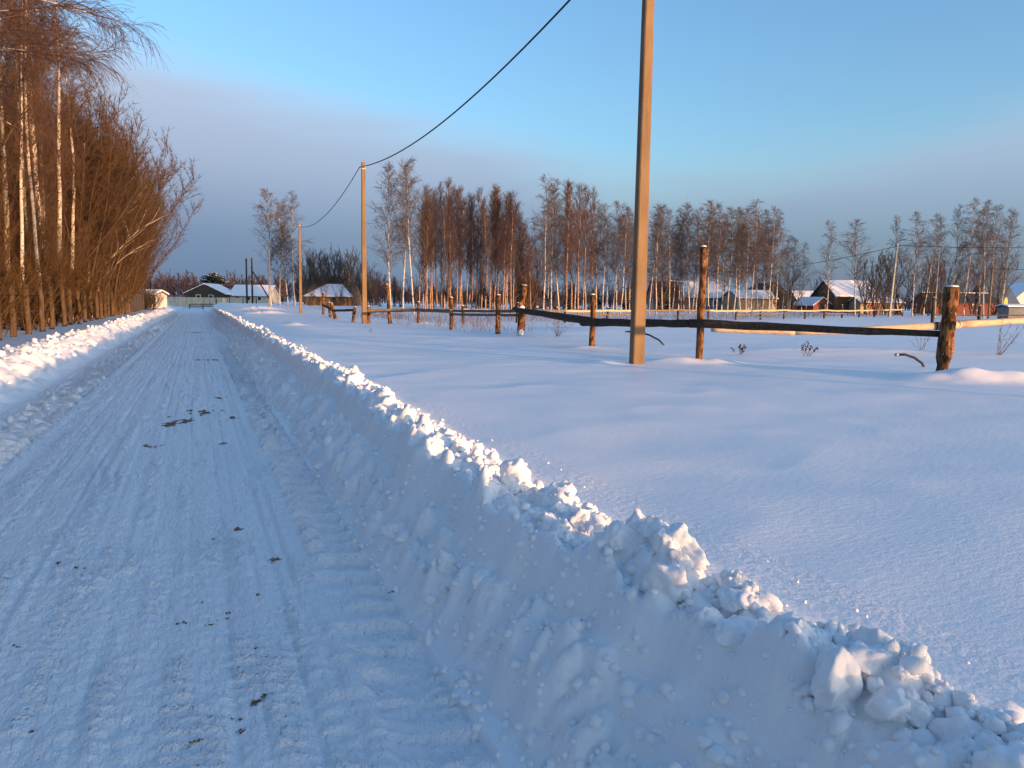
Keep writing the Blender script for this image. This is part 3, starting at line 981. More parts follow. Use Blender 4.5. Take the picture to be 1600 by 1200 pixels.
def fan_tree(seed, H=10.0, stems=7, spread=22, nbr=16, twr=0.010, r0=0.07, sub=4, up=0.25):
    rg = np.random.RandomState(seed)
    ts, cs = [], []
    for s in range(stems):
        az = rg.rand() * 6.283
        inc = R(rg.uniform(2, spread))
        d = np.array([math.cos(az) * math.sin(inc), math.sin(az) * math.sin(inc), math.cos(inc)])
        p = np.array([rg.normal(0, .18), rg.normal(0, .18), -0.1])
        L = H * rg.uniform(0.75, 1.0)
        n = 9
        for i in range(n):
            d = unit(d + rg.normal(0, 0.062, 3) + np.array([0, 0, 0.03]))
            q = p + d * L / n
            ra, rb = r0 * (1 - i / n) + .008, r0 * (1 - (i + 1) / n) + .008
            ts.append((*p, *q, ra, rb))
            if i >= 1:
                for k in range(max(1, int(nbr / n * (0.6 + i / n)))):
                    a2 = rg.rand() * 6.283
                    inc2 = rg.uniform(0.35, 0.8)
                    d2 = unit(d + inc2 * np.array([math.cos(a2), math.sin(a2), 0.1]))
                    l2 = L * 0.26 * (1.15 - i / n) * rg.uniform(0.6, 1.2) + 0.3
                    a = p + (q - p) * rg.rand()
                    for m in range(4):
                        d2 = unit(d2 + rg.normal(0, 0.10, 3) + np.array([0, 0, up * 0.5]))
                        b = a + d2 * l2 / 4
                        cs.append((*a, *b, twr * (1.9 - .3 * m), twr * (1.6 - .3 * m)))
                        for j in range(sub):
                            d3 = unit(d2 + rg.normal(0, 0.55, 3) + np.array([0, 0, up]))
                            c = b + d3 * l2 * rg.uniform(0.15, 0.38)
                            cs.append((*b, *c, twr, twr * .5))
                        a = b
            p = q
    return seg_mesh('trunk', ts, 6), seg_mesh('crown', cs)


def plant(name, label, cat, group, meshes, mats, x, y, h, base_h, rz, z=None, sxy=1.0, tilt=(0, 0)):
    e = empty(name, (x, y, (gz(x, y) if z is None else z) - 0.05), rz)
    e.rotation_euler = (tilt[0], tilt[1], rz)
    s = h / base_h
    e.scale = (s * sxy, s * sxy, s)
    for nm, me, mt in zip(('trunk', 'crown'), meshes, mats):
        o = bpy.data.objects.new(nm, me)
        COL.objects.link(o)
        if not me.materials:
            me.materials.append(mt)
        o.material_slots[0].link = 'OBJECT'
        o.material_slots[0].material = mt
        o.parent = e
    return tag(e, label, cat, group)


grey_v = [birch(10 + i, nbr=50 + 5 * (i % 3), wide=(0.9, 1.05, 0.8, 1.0)[i % 4], bare=(0.20, 0.30, 0.25)[i % 3], droop=(1.0, 0.6, 0.8, 1.4)[i % 4], twr=0.0078, r0=0.07, dens=1.5) for i in range(7)]
red_v = [birch(40 + i, nbr=58, red=True, wide=(0.8, 0.95, 0.75)[i % 3], bare=(0.24, 0.32, 0.2)[i % 3], twr=0.0075, r0=0.065, dens=1.3) for i in range(5)]

BIRCH = [(8.63,99.88,0.91,14.26,0,0), (9.82,101.57,0.93,13.29,0,0), (10.37,96.97,0.89,12.51,0,0), (11.54,99.75,0.92,14.27,0,0), (16.23,67.27,0.57,12.95,0,1), (17.82,68.78,0.59,13.3,0,1), (17.96,65.45,0.56,13.39,0,1), (20,71.02,0.63,9.9,1,2), (19.59,67.58,0.59,10.02,1,2), (22.14,74.48,0.68,11.55,1,2), (21.64,68.12,0.6,10.44,1,2), (21.46,65.79,0.58,9.76,1,2), (25,73.43,0.68,11.21,1,2), (30.26,85.28,0.85,12,1,2), (30.31,82.06,0.82,11.53,1,2), (31.37,80.65,0.8,12.05,1,2), (26.88,67.74,0.62,10.72,1,2), (30.69,74.71,0.73,10.85,1,2), (28.98,68.35,0.64,10.14,1,2), (19.91,69.33,0.61,11.08,1,2), (19.78,67.58,0.59,11.35,1,2), (21.01,70.01,0.62,10.61,1,2), (26.75,87.02,0.86,13.76,1,2), (26.51,84.43,0.83,14.12,1,2), (26.97,83.64,0.82,12.85,1,2), (27.4,83.28,0.82,14.49,1,2), (23.08,68.57,0.62,11.32,1,2), (24.49,71.14,0.65,12.09,1,2), (27.55,78.5,0.76,11.89,1,2), (28.96,80.76,0.79,12.66,1,2), (30.5,83.46,0.83,13.74,1,2), (31.28,83.82,0.84,12.07,1,2), (24.64,65,0.59,10.29,1,2), (29.72,77.01,0.75,12.72,1,2), (30.78,78.35,0.77,13.37,1,2), (29.77,74.27,0.72,12.61,1,2), (27.04,66.47,0.61,10.96,1,2), (30.22,73.2,0.7,11.49,1,2), (26.92,64.12,0.59,10.92,1,2), (35.64,83.47,0.86,12.59,1,2), (35.45,81.67,0.84,11.17,1,2), (32.85,74.11,0.73,9.38,1,2), (30.8,68.23,0.65,7.53,1,2), (28.28,60.02,0.55,11.96,0,3), (32.42,67,0.64,12.75,0,3), (35.81,72.11,0.72,12.95,0,3), (31.94,62.84,0.59,11.94,1,3), (38.93,75.15,0.78,14.1,1,3), (33.94,64.18,0.62,12.06,1,3), (31.54,58.65,0.55,10.92,1,3), (37.95,69.03,0.69,12.46,1,3), (41.54,74.06,0.78,12.26,0,3), (38.19,66.75,0.67,10.83,0,3), (42.18,71.61,0.75,11.9,0,3), (38.77,64.33,0.64,10.3,0,3), (46.01,74.35,0.8,11.52,0,3), (42.47,67.12,0.69,10.44,0,3), (41.37,89.97,0.95,11.66,0,7), (40.44,84.5,0.89,11.94,0,7), (43.53,88.6,0.94,12.07,0,7), (44.22,87.72,0.94,12.7,0,7), (43.07,82.27,0.88,11.79,0,7), (43.59,80.41,0.86,11.8,0,7), (45.98,82.63,0.9,11.66,0,7), (46.1,79.65,0.87,11.01,0,7), (44.95,75.44,0.81,10.81,0,7), (47.2,76.99,0.84,10.61,0,7), (52.44,83.64,0.93,11.26,0,7), (44.04,67.22,0.7,10.6,0,4), (44.76,66.97,0.7,11.02,0,4), (50.66,74.6,0.83,12.25,0,4), (48.26,69.58,0.75,11.19,0,4), (51.6,72.61,0.81,11.73,0,4), (51.54,71.53,0.8,11.11,0,4), (50.9,69.56,0.77,11.84,0,4), (58.03,77.97,0.9,12.61,0,4), (50.69,67.08,0.74,11.93,0,4), (53.53,69.67,0.78,11.56,0,4), (52.25,66.55,0.74,11.47,0,4), (57.23,71.95,0.83,11.3,0,4), (54.12,67.05,0.75,11.41,0,4), (55.62,67.8,0.77,11.5,0,4), (60.49,72.57,0.85,11.83,0,4), (56.5,66.82,0.76,11.38,0,4), (59.64,69.64,0.82,12.72,0,4), (64.17,73.77,0.89,11.98,0,4), (55.75,63.3,0.72,10.8,0,4), (55.94,62.53,0.71,11.08,0,4), (58.48,64.38,0.74,10.34,0,4), (58.67,88.91,0.99,12.03,0,4), (58.37,86.42,0.97,11.62,0,4), (56.35,80.68,0.92,11.37,0,4), (58.32,81.49,0.94,11.38,0,4), (58.2,78.86,0.91,11.48,0,4), (62.47,81.97,0.95,12.05,0,4), (59.24,76.08,0.89,10.97,0,4), (67.24,84.12,0.98,11.88,0,4), (71,86,1,12.42,0,4), (72.57,86.37,1,12.08,0,4), (71.59,82.95,0.98,12.36,0,4), (75.61,85.18,1,12.41,0,4), (65.73,72.91,0.88,10.56,0,4), (70.04,75.82,0.93,9.66,0,4), (71.9,76.54,0.94,9.53,0,5), (71.88,74.37,0.92,8.81,0,5), (64,62.43,0.75,10.11,0,5), (66.87,61.22,0.75,10.29,0,5), (72.51,61.03,0.78,10.92,0,6), (70.9,57.35,0.72,10.86,0,6), (77.44,61.13,0.8,11.4,0,6), (73.19,56.39,0.72,10.41,0,6), (76.51,57.17,0.75,11.85,0,6), (76.05,55.18,0.72,12.46,0,6), (81.32,57.32,0.78,11.99,0,6), (76.07,53,0.69,11.95,0,6), (78.52,54.14,0.72,11.67,0,6), (82.66,55.67,0.76,11.55,0,6)]
GL = ['pale birch in the small stand behind the far concrete poles',
      'one of three tall white birches right of the second pole',
      'young red brown birch in the dense grove left of the corner logs',
      'slim birch between the red brown grove and the near pole',
      'grey birch in the long row right of the near pole',
      '', 'birch in the clump behind the right corner post', 'grey birch farther back behind the slim birches left of near pole']
GG = ['birches behind the far poles', 'three white birches', 'red brown birch grove', 'birches left of the near pole', 'birch row right of the near pole', 'single birches by the village', 'birch clump at right', 'back row birches left of the near pole']
SOLO = ['low thin birch left of the small red hut', 'short bare birch just above the small red hut', 'lone white birch right of the small red hut', 'lone birch in front of the long snow roofed house']
rg = random.Random(21)
ns = 0
ORD = ['leftmost', 'second', 'third', 'fourth', 'fifth', 'sixth', 'seventh', 'eighth', 'ninth', 'tenth', 'eleventh', 'twelfth', 'thirteenth', 'fourteenth']
ordinal = {}
for x, y, z, h, k, g in BIRCH:
    v = rg.choice(red_v if k else grey_v)
    lb = GL[g]
    if g in (0, 1, 3, 6):
        q = ordinal.get(g, 0)
        ordinal[g] = q + 1
        lb = ('leftmost ' if q == 0 else ORD[q] + ' from left ') + {0: 'birch of the small stand behind the far concrete poles', 1: 'of three tall white birches right of the second pole', 3: 'slim birch between the red brown grove and near pole', 6: 'birch in the clump behind the right corner post'}[g]
    if g == 5:
        lb = SOLO[ns]
        ns += 1
    plant('birch_tree', lb, 'birch tree', GG[g], v, (M['birch_bark_red' if k else 'birch_bark_far'], M['twig_red' if k and rg.random() < .75 else 'twig']), x, y, h, 12.0, rg.uniform(0, 6.28), None, rg.uniform(0.85, 1.1), (rg.uniform(-.03, .03), rg.uniform(-.03, .03)))

shrub_v = [fan_tree(70 + i, 7.0, 8, 20, 14, 0.012, 0.05, 3, 0.3) for i in range(4)]
SHRUB = [(15.99,123.49,1,7.63), (16.95,126.75,1,9.07), (17.11,123.95,1,8.35), (15.79,110.85,1,8.17), (16.07,109.53,1,7.73), (19.08,126.26,1,8.92), (16.57,106.56,0.99,7.7), (17.53,109.64,1,8.43), (18.63,113.39,1,7.1), (18.19,107.79,0.99,7.74), (19.78,114.24,1,6.64), (18.94,106.65,0.99,7.75), (19.79,108.67,1,8.15), (20.17,108.1,1,6.81), (21.93,114.79,1,8.52), (24.41,124.79,1,8.68), (23.05,115.16,1,6.12), (23.04,112.55,1,4.56), (23.8,113.72,1,4.09), (23.99,112.18,1,5.58), (24.51,112.19,1,5.98), (27.06,121.32,1,5.88), (33.73,77.34,0.78,9.1), (32.69,73.42,0.72,7.04), (34.16,74.98,0.75,6.12), (35.64,83.08,0.85,8.67), (74.54,66.71,0.86,6.7), (72.32,63.29,0.8,7.76), (74.98,64.35,0.83,7.31), (78.33,65.12,0.86,7.3), (82.63,65.49,0.88,7.3), (80.08,62.2,0.83,6.7), (86.66,65.97,0.9,7.45), (84.41,62.56,0.86,6.61), (88.48,63.03,0.88,6.99), (73.92,77.87,0.96,5.83), (79.52,79.87,0.99,4.97), (91.11,61.92,0.88,7.82), (70.5,77.13,0.94,6.13)]
for i, (x, y, z, h) in enumerate(SHRUB):
    if i < 22:
        lb, gp = 'grey leafless tree in the dense belt behind the old barn', 'tree belt behind the barn'
    elif i < 26:
        lb, gp = 'dark brown thicket tree at the right end of the red grove', 'thicket at the end of the grove'
    else:
        lb, gp = 'bare spreading bush tree among the village houses', 'bare bushes in the village'
    plant('bare_tree', lb, 'tree', gp, rg.choice(shrub_v), (M['shrub'], M['shrub'] if i < 22 or i > 25 else M['twig_red']), x, y, h, 7.0, rg.uniform(0, 6.28), None, 1.15 if i > 25 else 0.9)

for i in range(34):
    t = (i + rg.random()) / 34
    a = R(-4.5 + 22 * t + 22.9 - 4)
    D = rg.uniform(93, 104)
    x, y = math.sin(a) * D, math.cos(a) * D
    plant('bare_tree', 'low dark brown bush in the undergrowth behind the birch trunks', 'bush', 'undergrowth behind the birches', rg.choice(shrub_v), (M['shrub'], M['twig_red'] if i % 2 else M['shrub']), x, y, rg.uniform(2.8, 4.6), 7.0, rg.uniform(0, 6.28), None, 1.3)
for i, (x, y, h) in enumerate([(13.2, 98, 3.6), (15.2, 99, 3.0), (17.0, 98.5, 3.4), (18.6, 97, 2.8), (20.2, 97.5, 3.6), (22, 97, 4.2), (24, 97, 4.0), (26.5, 96, 4.4)]):
    plant('bare_tree', 'thin grey bush standing in front of the old barn', 'bush', 'bushes before the barn', shrub_v[i % 4], (M['shrub'], M['shrub']), x, y, h, 7.0, i * 1.1, None, .9)
# forest on the left
near_v = [birch(90 + i, 18.0, 56, wide=0.75, bare=0.30, twr=0.006, r0=0.125, droop=0.8, dens=1.5) for i in range(3)]
LB = [(-7.9, 40.5, 17.5, 'white birch trunk nearest the left edge of the photo'), (-7.6, 42.5, 18.5, 'thick white birch second from the left edge'), (-7.35, 43.5, 17, 'white birch close behind the second trunk from the left edge'),
      (-6.75, 42.6, 18.5, 'straight white birch in the middle of the trunks behind the posts'), (-7.6, 47.8, 17, 'thin white birch between two thicker trunks behind the posts'), (-6.6, 45.2, 18, 'bright white birch right of the middle trunks behind the posts'),
      (-6.9, 50.5, 17, 'leaning white birch, rightmost of the straight trunks behind the posts')]
for i, (x, y, h, lb) in enumerate(LB):
    plant('birch_tree', lb, 'birch tree', 'birches at the forest edge', near_v[i % 3], (M['birch_bark'], M['twig_near']), x, y, h, 18.0, i * 1.3, None, 1.0, (0.0, 0.05 if i == 6 else rg.uniform(-.015, .02)))
for i, (x, y, h) in enumerate([(-6.2, 53.5, 12), (-6.5, 55.8, 13.5), (-6.0, 61.5, 12.5), (-6.4, 38.8, 16), (-6.9, 37.2, 15), (-6.0, 66.5, 12), (-7.2, 46.2, 16)]):
    plant('birch_tree', 'thin birch stem among the brown willows behind the posts', 'birch tree', 'birches at the forest edge', near_v[i % 3], (M['birch_bark'], M['twig_near']), x, y, h, 18.0, i * 1.7, None, .8, (0, rg.uniform(-.03, .05)))
for i in range(16):
    x, y = rg.uniform(-22, -9.5), rg.uniform(36, 66)
    plant('birch_tree', 'birch deep in the left forest behind the first trunks', 'birch tree', 'birches deep in the forest', near_v[i % 3], (M['birch_bark'], M['twig_near']), x, y, rg.uniform(14, 17), 18.0, rg.uniform(0, 6), None, 1.0, (rg.uniform(-.03, .03), rg.uniform(-.03, .03)))

# the forked birch with spreading white limbs


def forked(seed):
    rg = np.random.RandomState(seed)
    ts, cs = [], []

    def limb(p, d, L, r, n, gen, bend):
        for i in range(n):
            d = unit(d + rg.normal(0, .05, 3) + np.array(bend))
            q = p + d * L / n
            ts.append((*p, *q, r * (1 - .8 * i / n), r * (1 - .8 * (i + 1) / n)))
            p = q
            if gen > 0 and i >= 1:
                for _ in range(2 if gen > 1 else 1):
                    a = rg.rand() * 6.283
                    limb(p, unit(d + 0.75 * np.array([math.cos(a), math.sin(a), 0.15])), L * rg.uniform(.3, .5), r * .45, 5, gen - 1, (0, 0, 0.02))
            if gen <= 1:
                for _ in range(3):
                    d3 = unit(d + rg.normal(0, .5, 3))
                    e = p + d3 * rg.uniform(.3, .8)
                    cs.append((*p, *e, .008, .004))
                    for _ in range(2):
                        cs.append((*e, *(e + unit(d3 + rg.normal(0, .5, 3) + np.array([0, 0, -.2])) * rg.uniform(.25, .5)), .006, .003))

    limb(np.array([0, 0, -.2]), np.array([0., 0, 1]), 12.5, .105, 10, 2, (0, 0, 0.05))
    limb(np.array([0, 0, 2.2]), unit(np.array([-.8, .1, .7])), 9.0, .085, 9, 1, (.05, 0, .16))
    limb(np.array([0, 0, 4.0]), unit(np.array([.75, -.1, .85])), 7.0, .07, 8, 1, (.02, 0, .03))
    limb(np.array([0, 0, 5.0]), unit(np.array([-.55, -.3, .8])), 5.0, .06, 7, 1, (0, 0, .04))
    limb(np.array([0, 0, 3.2]), unit(np.array([.95, -.3, .5])), 6.0, .05, 7, 1, (.02, 0, .03))
    return seg_mesh('trunk', ts, 7), seg_mesh('crown', cs)


plant('birch_tree', 'forked white birch with spreading limbs right of the straight trunks', 'birch tree', 'birches at the forest edge', forked(5), (M['birch_bark'], M['twig_near']), -6.3, 58.5, 11.0, 14.5, -0.4)

# the old drooping birch whose branches hang in from the upper left
def hanging(seed):
    rg = np.random.RandomState(seed)
    ts, cs = [], []

    def limb(p, d, L, r, n, gen):
        for i in range(n):
            d = unit(d + rg.normal(0, .09, 3) + np.array([0, 0, -.012 * i]))
            q = p + d * L / n
            (ts if r > .02 else cs).append((*p, *q, r * (1 - .75 * i / n), r * (1 - .75 * (i + 1) / n)))
            p = q
            if gen > 0 and i >= 1:
                for _ in range(2 if gen == 2 and i % 2 else 1):
                    a = rg.rand() * 6.283
                    limb(p, unit(d + .6 * np.array([math.cos(a), math.sin(a), rg.uniform(-.2, .6)])), L * rg.uniform(.26, .44), max(.006, r * .42), 6, gen - 1)
            if gen <= 1:
                for _ in range(2 if gen == 0 else 1):
                    d3 = unit(d + rg.normal(0, .45, 3) + np.array([0, 0, -.1]))
                    a, l3 = p, rg.uniform(.12, .3)
                    for _k in range(3):
                        b = a + d3 * l3
                        cs.append((*a, *b, .0042, .003))
                        d3 = unit(d3 + np.array([0, 0, -.45]) + rg.normal(0, .12, 3))
                        a = b

    tp = [np.array([0, 0, -.3]), np.array([.1, 0, 4.]), np.array([0, .2, 8.]), np.array([.2, .1, 12.]), np.array([.1, 0, 16.])]
    for a, b, r0, r1 in zip(tp[:-1], tp[1:], (.2, .17, .13, .08), (.17, .13, .08, .03)):
        ts.append((*a, *b, r0, r1))
    for k in range(10):
        z = 4.7 + 9.6 * k / 10
        az = rg.uniform(-.75, .75) if k % 3 else rg.uniform(0, 6.28)
        limb(np.array([.08, .05, z]), unit(np.array([math.cos(az), math.sin(az), rg.uniform(.05, .55)])), rg.uniform(3.6, 5.0) * (1.1 - .045 * k), .045, 7, 2)
    return seg_mesh('trunk', ts, 7), seg_mesh('crown', cs)


old = hanging(8)
plant('birch_tree', 'near birch whose drooping branches hang in at the upper left corner', 'birch tree', 'birches at the forest edge', old, (M['birch_bark'], M['twig_near']), -6.7, 21.0, 16, 16.0, 0.05)
plant('birch_tree', 'birch beyond the left edge reaching branches into the upper corner', 'birch tree', 'birches at the forest edge', old, (M['birch_bark'], M['twig_near']), -8.4, 27.0, 16, 16.0, -0.35)

willow_v = [fan_tree(150 + i, 11.0, 11, 21, 30, 0.0075, 0.042, 5, 0.22) for i in range(4)]
W = []
for i in range(46):
    y = 33 + 44 * (i / 45) + rg.uniform(-1.2, 1.2)
    row = i % 3
    x = -7.6 - 2.6 * row + rg.uniform(-.9, .9)
    h = 12.6 + row * 1.3 + rg.uniform(-1, 1.4) - (1.2 if y > 66 else 0)
    if y < 50 and row == 0:
        h *= 0.45
    W.append((x, y, h))
W += [(-7.6, 63, 14.6), (-7.8, 69, 14), (-7.4, 74, 13.6), (-7.8, 79.5, 13.4), (-8, 84.5, 13.8), (-6.1, 59.5, 14.5), (-6.3, 64.5, 14.2), (-6.0, 68, 13.5), (-6.1, 72.5, 13.2), (-6.3, 78, 13.2), (-6.2, 83, 13.6), (-7.5, 88.5, 14), (-6.9, 94, 13), (-5.9, 70.0, 13.0), (-6.0, 75.5, 12.5), (-6.2, 80.5, 12.5), (-6.6, 86, 14.0), (-6.4, 91, 12.5), (-6.4, 62.5, 14.2), (-6.2, 66, 13.4), (-6.6, 57, 14.8), (-6.8, 53, 14.6), (-5.8, 88, 7.0), (-8, 92, 8), (-10, 98, 8), (-13, 104, 8), (-9, 108, 7)]
for i in range(20):                           # the forest runs on beside and behind the viewpoint
    W.append((-8.2 - 2.4 * (i % 3) + rg.uniform(-.6, .6), -14 + 2.35 * i + rg.uniform(-.8, .8), rg.uniform(9, 13)))
for x, y, h in W:
    fr = x > -6.5
    plant('willow_tree', 'brown willow beside the viewpoint, left of the photo edge' if y < 31 else 'dense brown willow at the road end of the left forest' if fr else 'low brown willow just behind the round posts' if h < 7.5 else 'brown leafless willow crowded inside the left forest', 'tree', 'willows in the left forest', rg.choice(willow_v), (M['willow'], M['willow_twig']), x, y, h, 11.0, rg.uniform(0, 6.28), None, 1.2 if fr else 1.08)

bush_v = [fan_tree(170 + i, 2.6, 16, 34, 10, 0.0065, 0.014, 3, 0.15) for i in range(3)]
for i in range(44):
    y = 24 + 50 * (i / 43) + rg.uniform(-.6, .6)
    x = -6.3 - (i % 2) * 1.3 + rg.uniform(-.3, .3)
    plant('brush', 'low brown brush growing right behind the round posts', 'bush', 'brush behind the round posts', rg.choice(bush_v), (M['brush'], M['brush']), x, y, rg.uniform(2.0, 3.3), 2.6, rg.uniform(0, 6.28), None, 1.25)
for i, (x, y, h) in enumerate([(-5.3, 93.5, 2.4), (-4.9, 95, 2.2), (-5.2, 97, 2.6)]):
    plant('brush', 'dark bush at the end of the board fence', 'bush', 'bushes at the board fence end', rg.choice(bush_v), (M['dark_wood'], M['dark_wood']), x, y, h, 2.6, i, None, 1.4)


def spruce(seed, H=6.0, flat=False):
    rg = np.random.RandomState(seed)
    cs, sn = [], []
    for i in range(26):
        t = 0.06 + 0.92 * i / 26
        L = H * 0.27 * (1 - t) ** 0.85 + .08 if not flat else H * 0.42 * math.sin(3.14 * min(1, t * .8 + .25)) ** .7 * rg.uniform(.5, 1)
        for k in range(11):
            a = rg.rand() * 6.283
            p = np.array([0, 0, H * t])
            d = np.array([math.cos(a), math.sin(a), -.25 if not flat else .25])
            q = p + d * L * rg.uniform(.7, 1.1)
            cs.append((*p, *q, .05, .03))
            for j in range(6):
                u = rg.uniform(.3, 1)
                b = p + (q - p) * u
                e = b + unit(d + rg.normal(0, .6, 3)) * L * .3
                cs.append((*b, *e, .06, .015))
                if rg.rand() < .12:
                    sn.append((*(b + [0, 0, .06]), *(e + np.array([0, 0, .06])), .05, .03))
    return MB().tube([(0, 0, -.2), (0, 0, H)], [.11, .02], 7).mesh('trunk'), seg_mesh('crown', cs), seg_mesh('snow_load', sn)


sp = [spruce(1), spruce(2)]
pine = spruce(3, 5.5, True)
for i, (x, y, h, lb) in enumerate([(44.5, 86, 4.0, 'snowy spruce right of the red cottage'), (47.5, 85, 3.6, 'snowy spruce between the two cars'), (51.5, 83, 4.4, 'dark spruce left of the small white car'), (56.0, 82, 4.2, 'dark spruce right of the small white car, left of near pole'), (3.3, 172, 6.8, 'broad dark pine above the far end fence'), (36, 96, 4.0, 'spruce half hidden behind the end of the red grove')]):
    s = pine if i == 4 else sp[i % 2]
    e = plant('spruce_tree' if i != 4 else 'pine_tree', lb, 'spruce' if i != 4 else 'pine', 'dark conifers by the village', s[:2], (M['wood'], M['needle']), x, y, h, 6.0 if i != 4 else 5.5, i * 1.1, None, 1.1 if i != 4 else 1.5)
    o = bpy.data.objects.new('snow_load', s[2])
    COL.objects.link(o)
    if not s[2].materials:
        s[2].materials.append(M['snow_cap'])
    o.parent = e

# far wood on the horizon: one mass
rgn = np.random.RandomState(5)
segs = []
for i in range(1500):
    a = R(rgn.uniform(-16, 62))
    D = rgn.uniform(230, 330)
    x, y = math.sin(a) * D, math.cos(a) * D
    h = (9.5 if a < R(14) else 6.0) * rgn.uniform(.75, 1.15)
    segs.append((x, y, 0, x, y, h, .16, .05))
    for k in range(13):
        t = rgn.uniform(.25, .95)
        b = rgn.rand() * 6.283
        L = h * .28 * (1.1 - t)
        segs.append((x, y, h * t, x + math.cos(b) * L, y + math.sin(b) * L, h * t + L * 1.5, .13, .05))
tag(obj('far_forest', seg_mesh('far_forest', segs), M['far_wood']), 'distant purple brown forest along the horizon behind the houses', 'forest', kind='stuff')

# dry stalks through the snow
segs = []
for i in range(2600):
    t = rgn.rand()
    if i < 1700:
        x, y = 12 + 60 * t + rgn.normal(0, 1.5), 38.5 + 23 * t + abs(rgn.normal(0, 3.5))
    elif i < 2200:
        y = rgn.uniform(26, 62)
        x = 10.6 + rgn.normal(0, 1.0) + (y - 26) * .05
    else:
        y = rgn.uniform(50, 110)
        x = 10 + rgn.uniform(0, 30)
    z = .5 + .5 * float(sst(55, 110, np.array(.389 * x + .921 * y)))
    h = rgn.uniform(.15, .5)
    dx, dy = rgn.normal(0, .12, 2)
    segs.append((x, y, z - .05, x + dx, y + dy, z + h, .007, .005))
    if rgn.rand() < .5:
        segs.append((x + dx * .6, y + dy * .6, z + h * .6, x + dx + rgn.normal(0, .12), y + dy + rgn.normal(0, .1), z + h * rgn.uniform(.8, 1.1), .005, .004))
tag(obj('dry_grass', seg_mesh('dry_grass', segs), M['dry_grass']), 'dry stalks poking through the snow along the far fences', 'dry grass', kind='stuff')


def weed(label, x, y, h, n, heads, seed, wide=.35):
    rr = np.random.RandomState(seed)
    z = gz(x, y)
    s, hd = [], []
    for i in range(n):
        d = np.array([rr.normal(0, wide), rr.normal(0, wide * .6), 1.])
        p = np.array([rr.normal(0, .03), rr.normal(0, .03), -.04])
        L = h * rr.uniform(.6, 1.05)
        for k in range(3):
            d = unit(d + rr.normal(0, .12, 3))
            q = p + d * L / 3
            s.append((*p, *q, .0065 - .001 * k, .0055 - .001 * k))
            p = q
            if k:
                for _ in range(2):
                    e2 = p + unit(d + rr.normal(0, .5, 3)) * L * .22
                    s.append((*p, *e2, .004, .003))
                    if heads:
                        hd.append((*e2, *(e2 + np.array([rr.normal(0, .012), rr.normal(0, .012), .02])), .014, .010))
        if heads:
            hd.append((*p, *(p + np.array([0, 0, .025])), .018, .012))
    e = empty('dry_weed', (x, y, z))
    obj('stem', seg_mesh('stem', s), M['dry_grass'], e)
    if hd:
        obj('seed_head', seg_mesh('seed_head', hd, 5), M['dark_wood'], e)
    return tag(e, label, 'weed', 'dry weeds in the field')


weed('small dry weed with dark seed heads right of the tall fence post', 11.16, 13.34, .24, 5, True, 1)
weed('dry weed with a cluster of seed heads under the middle of the rail', 12.66, 12.83, .3, 8, True, 2)
weed('tiny dry weed left of the seed head cluster', 11.95, 14.2, .18, 3, True, 3)
weed('bare twiggy bush right of the corner post', 17.83, 11.97, .85, 9, False, 4, .45)
weed('bent dry stalks under the right end of the sunlit log', 17.9, 14.1, .5, 6, False, 5, .5)
weed('tangle of dry stalks right of the thick leaning post', 11.2, 22.6, .8, 14, False, 6, .5)
weed('thin dry stalks left of the thick leaning post', 9.9, 22.9, .4, 6, False, 8, .5)
weed('low dry sprig on the field beyond the right bank', 5.6, 26.0, .25, 4, False, 9, .6)

# ------------------------------------------------------------------ houses
CR = R(-22.9)


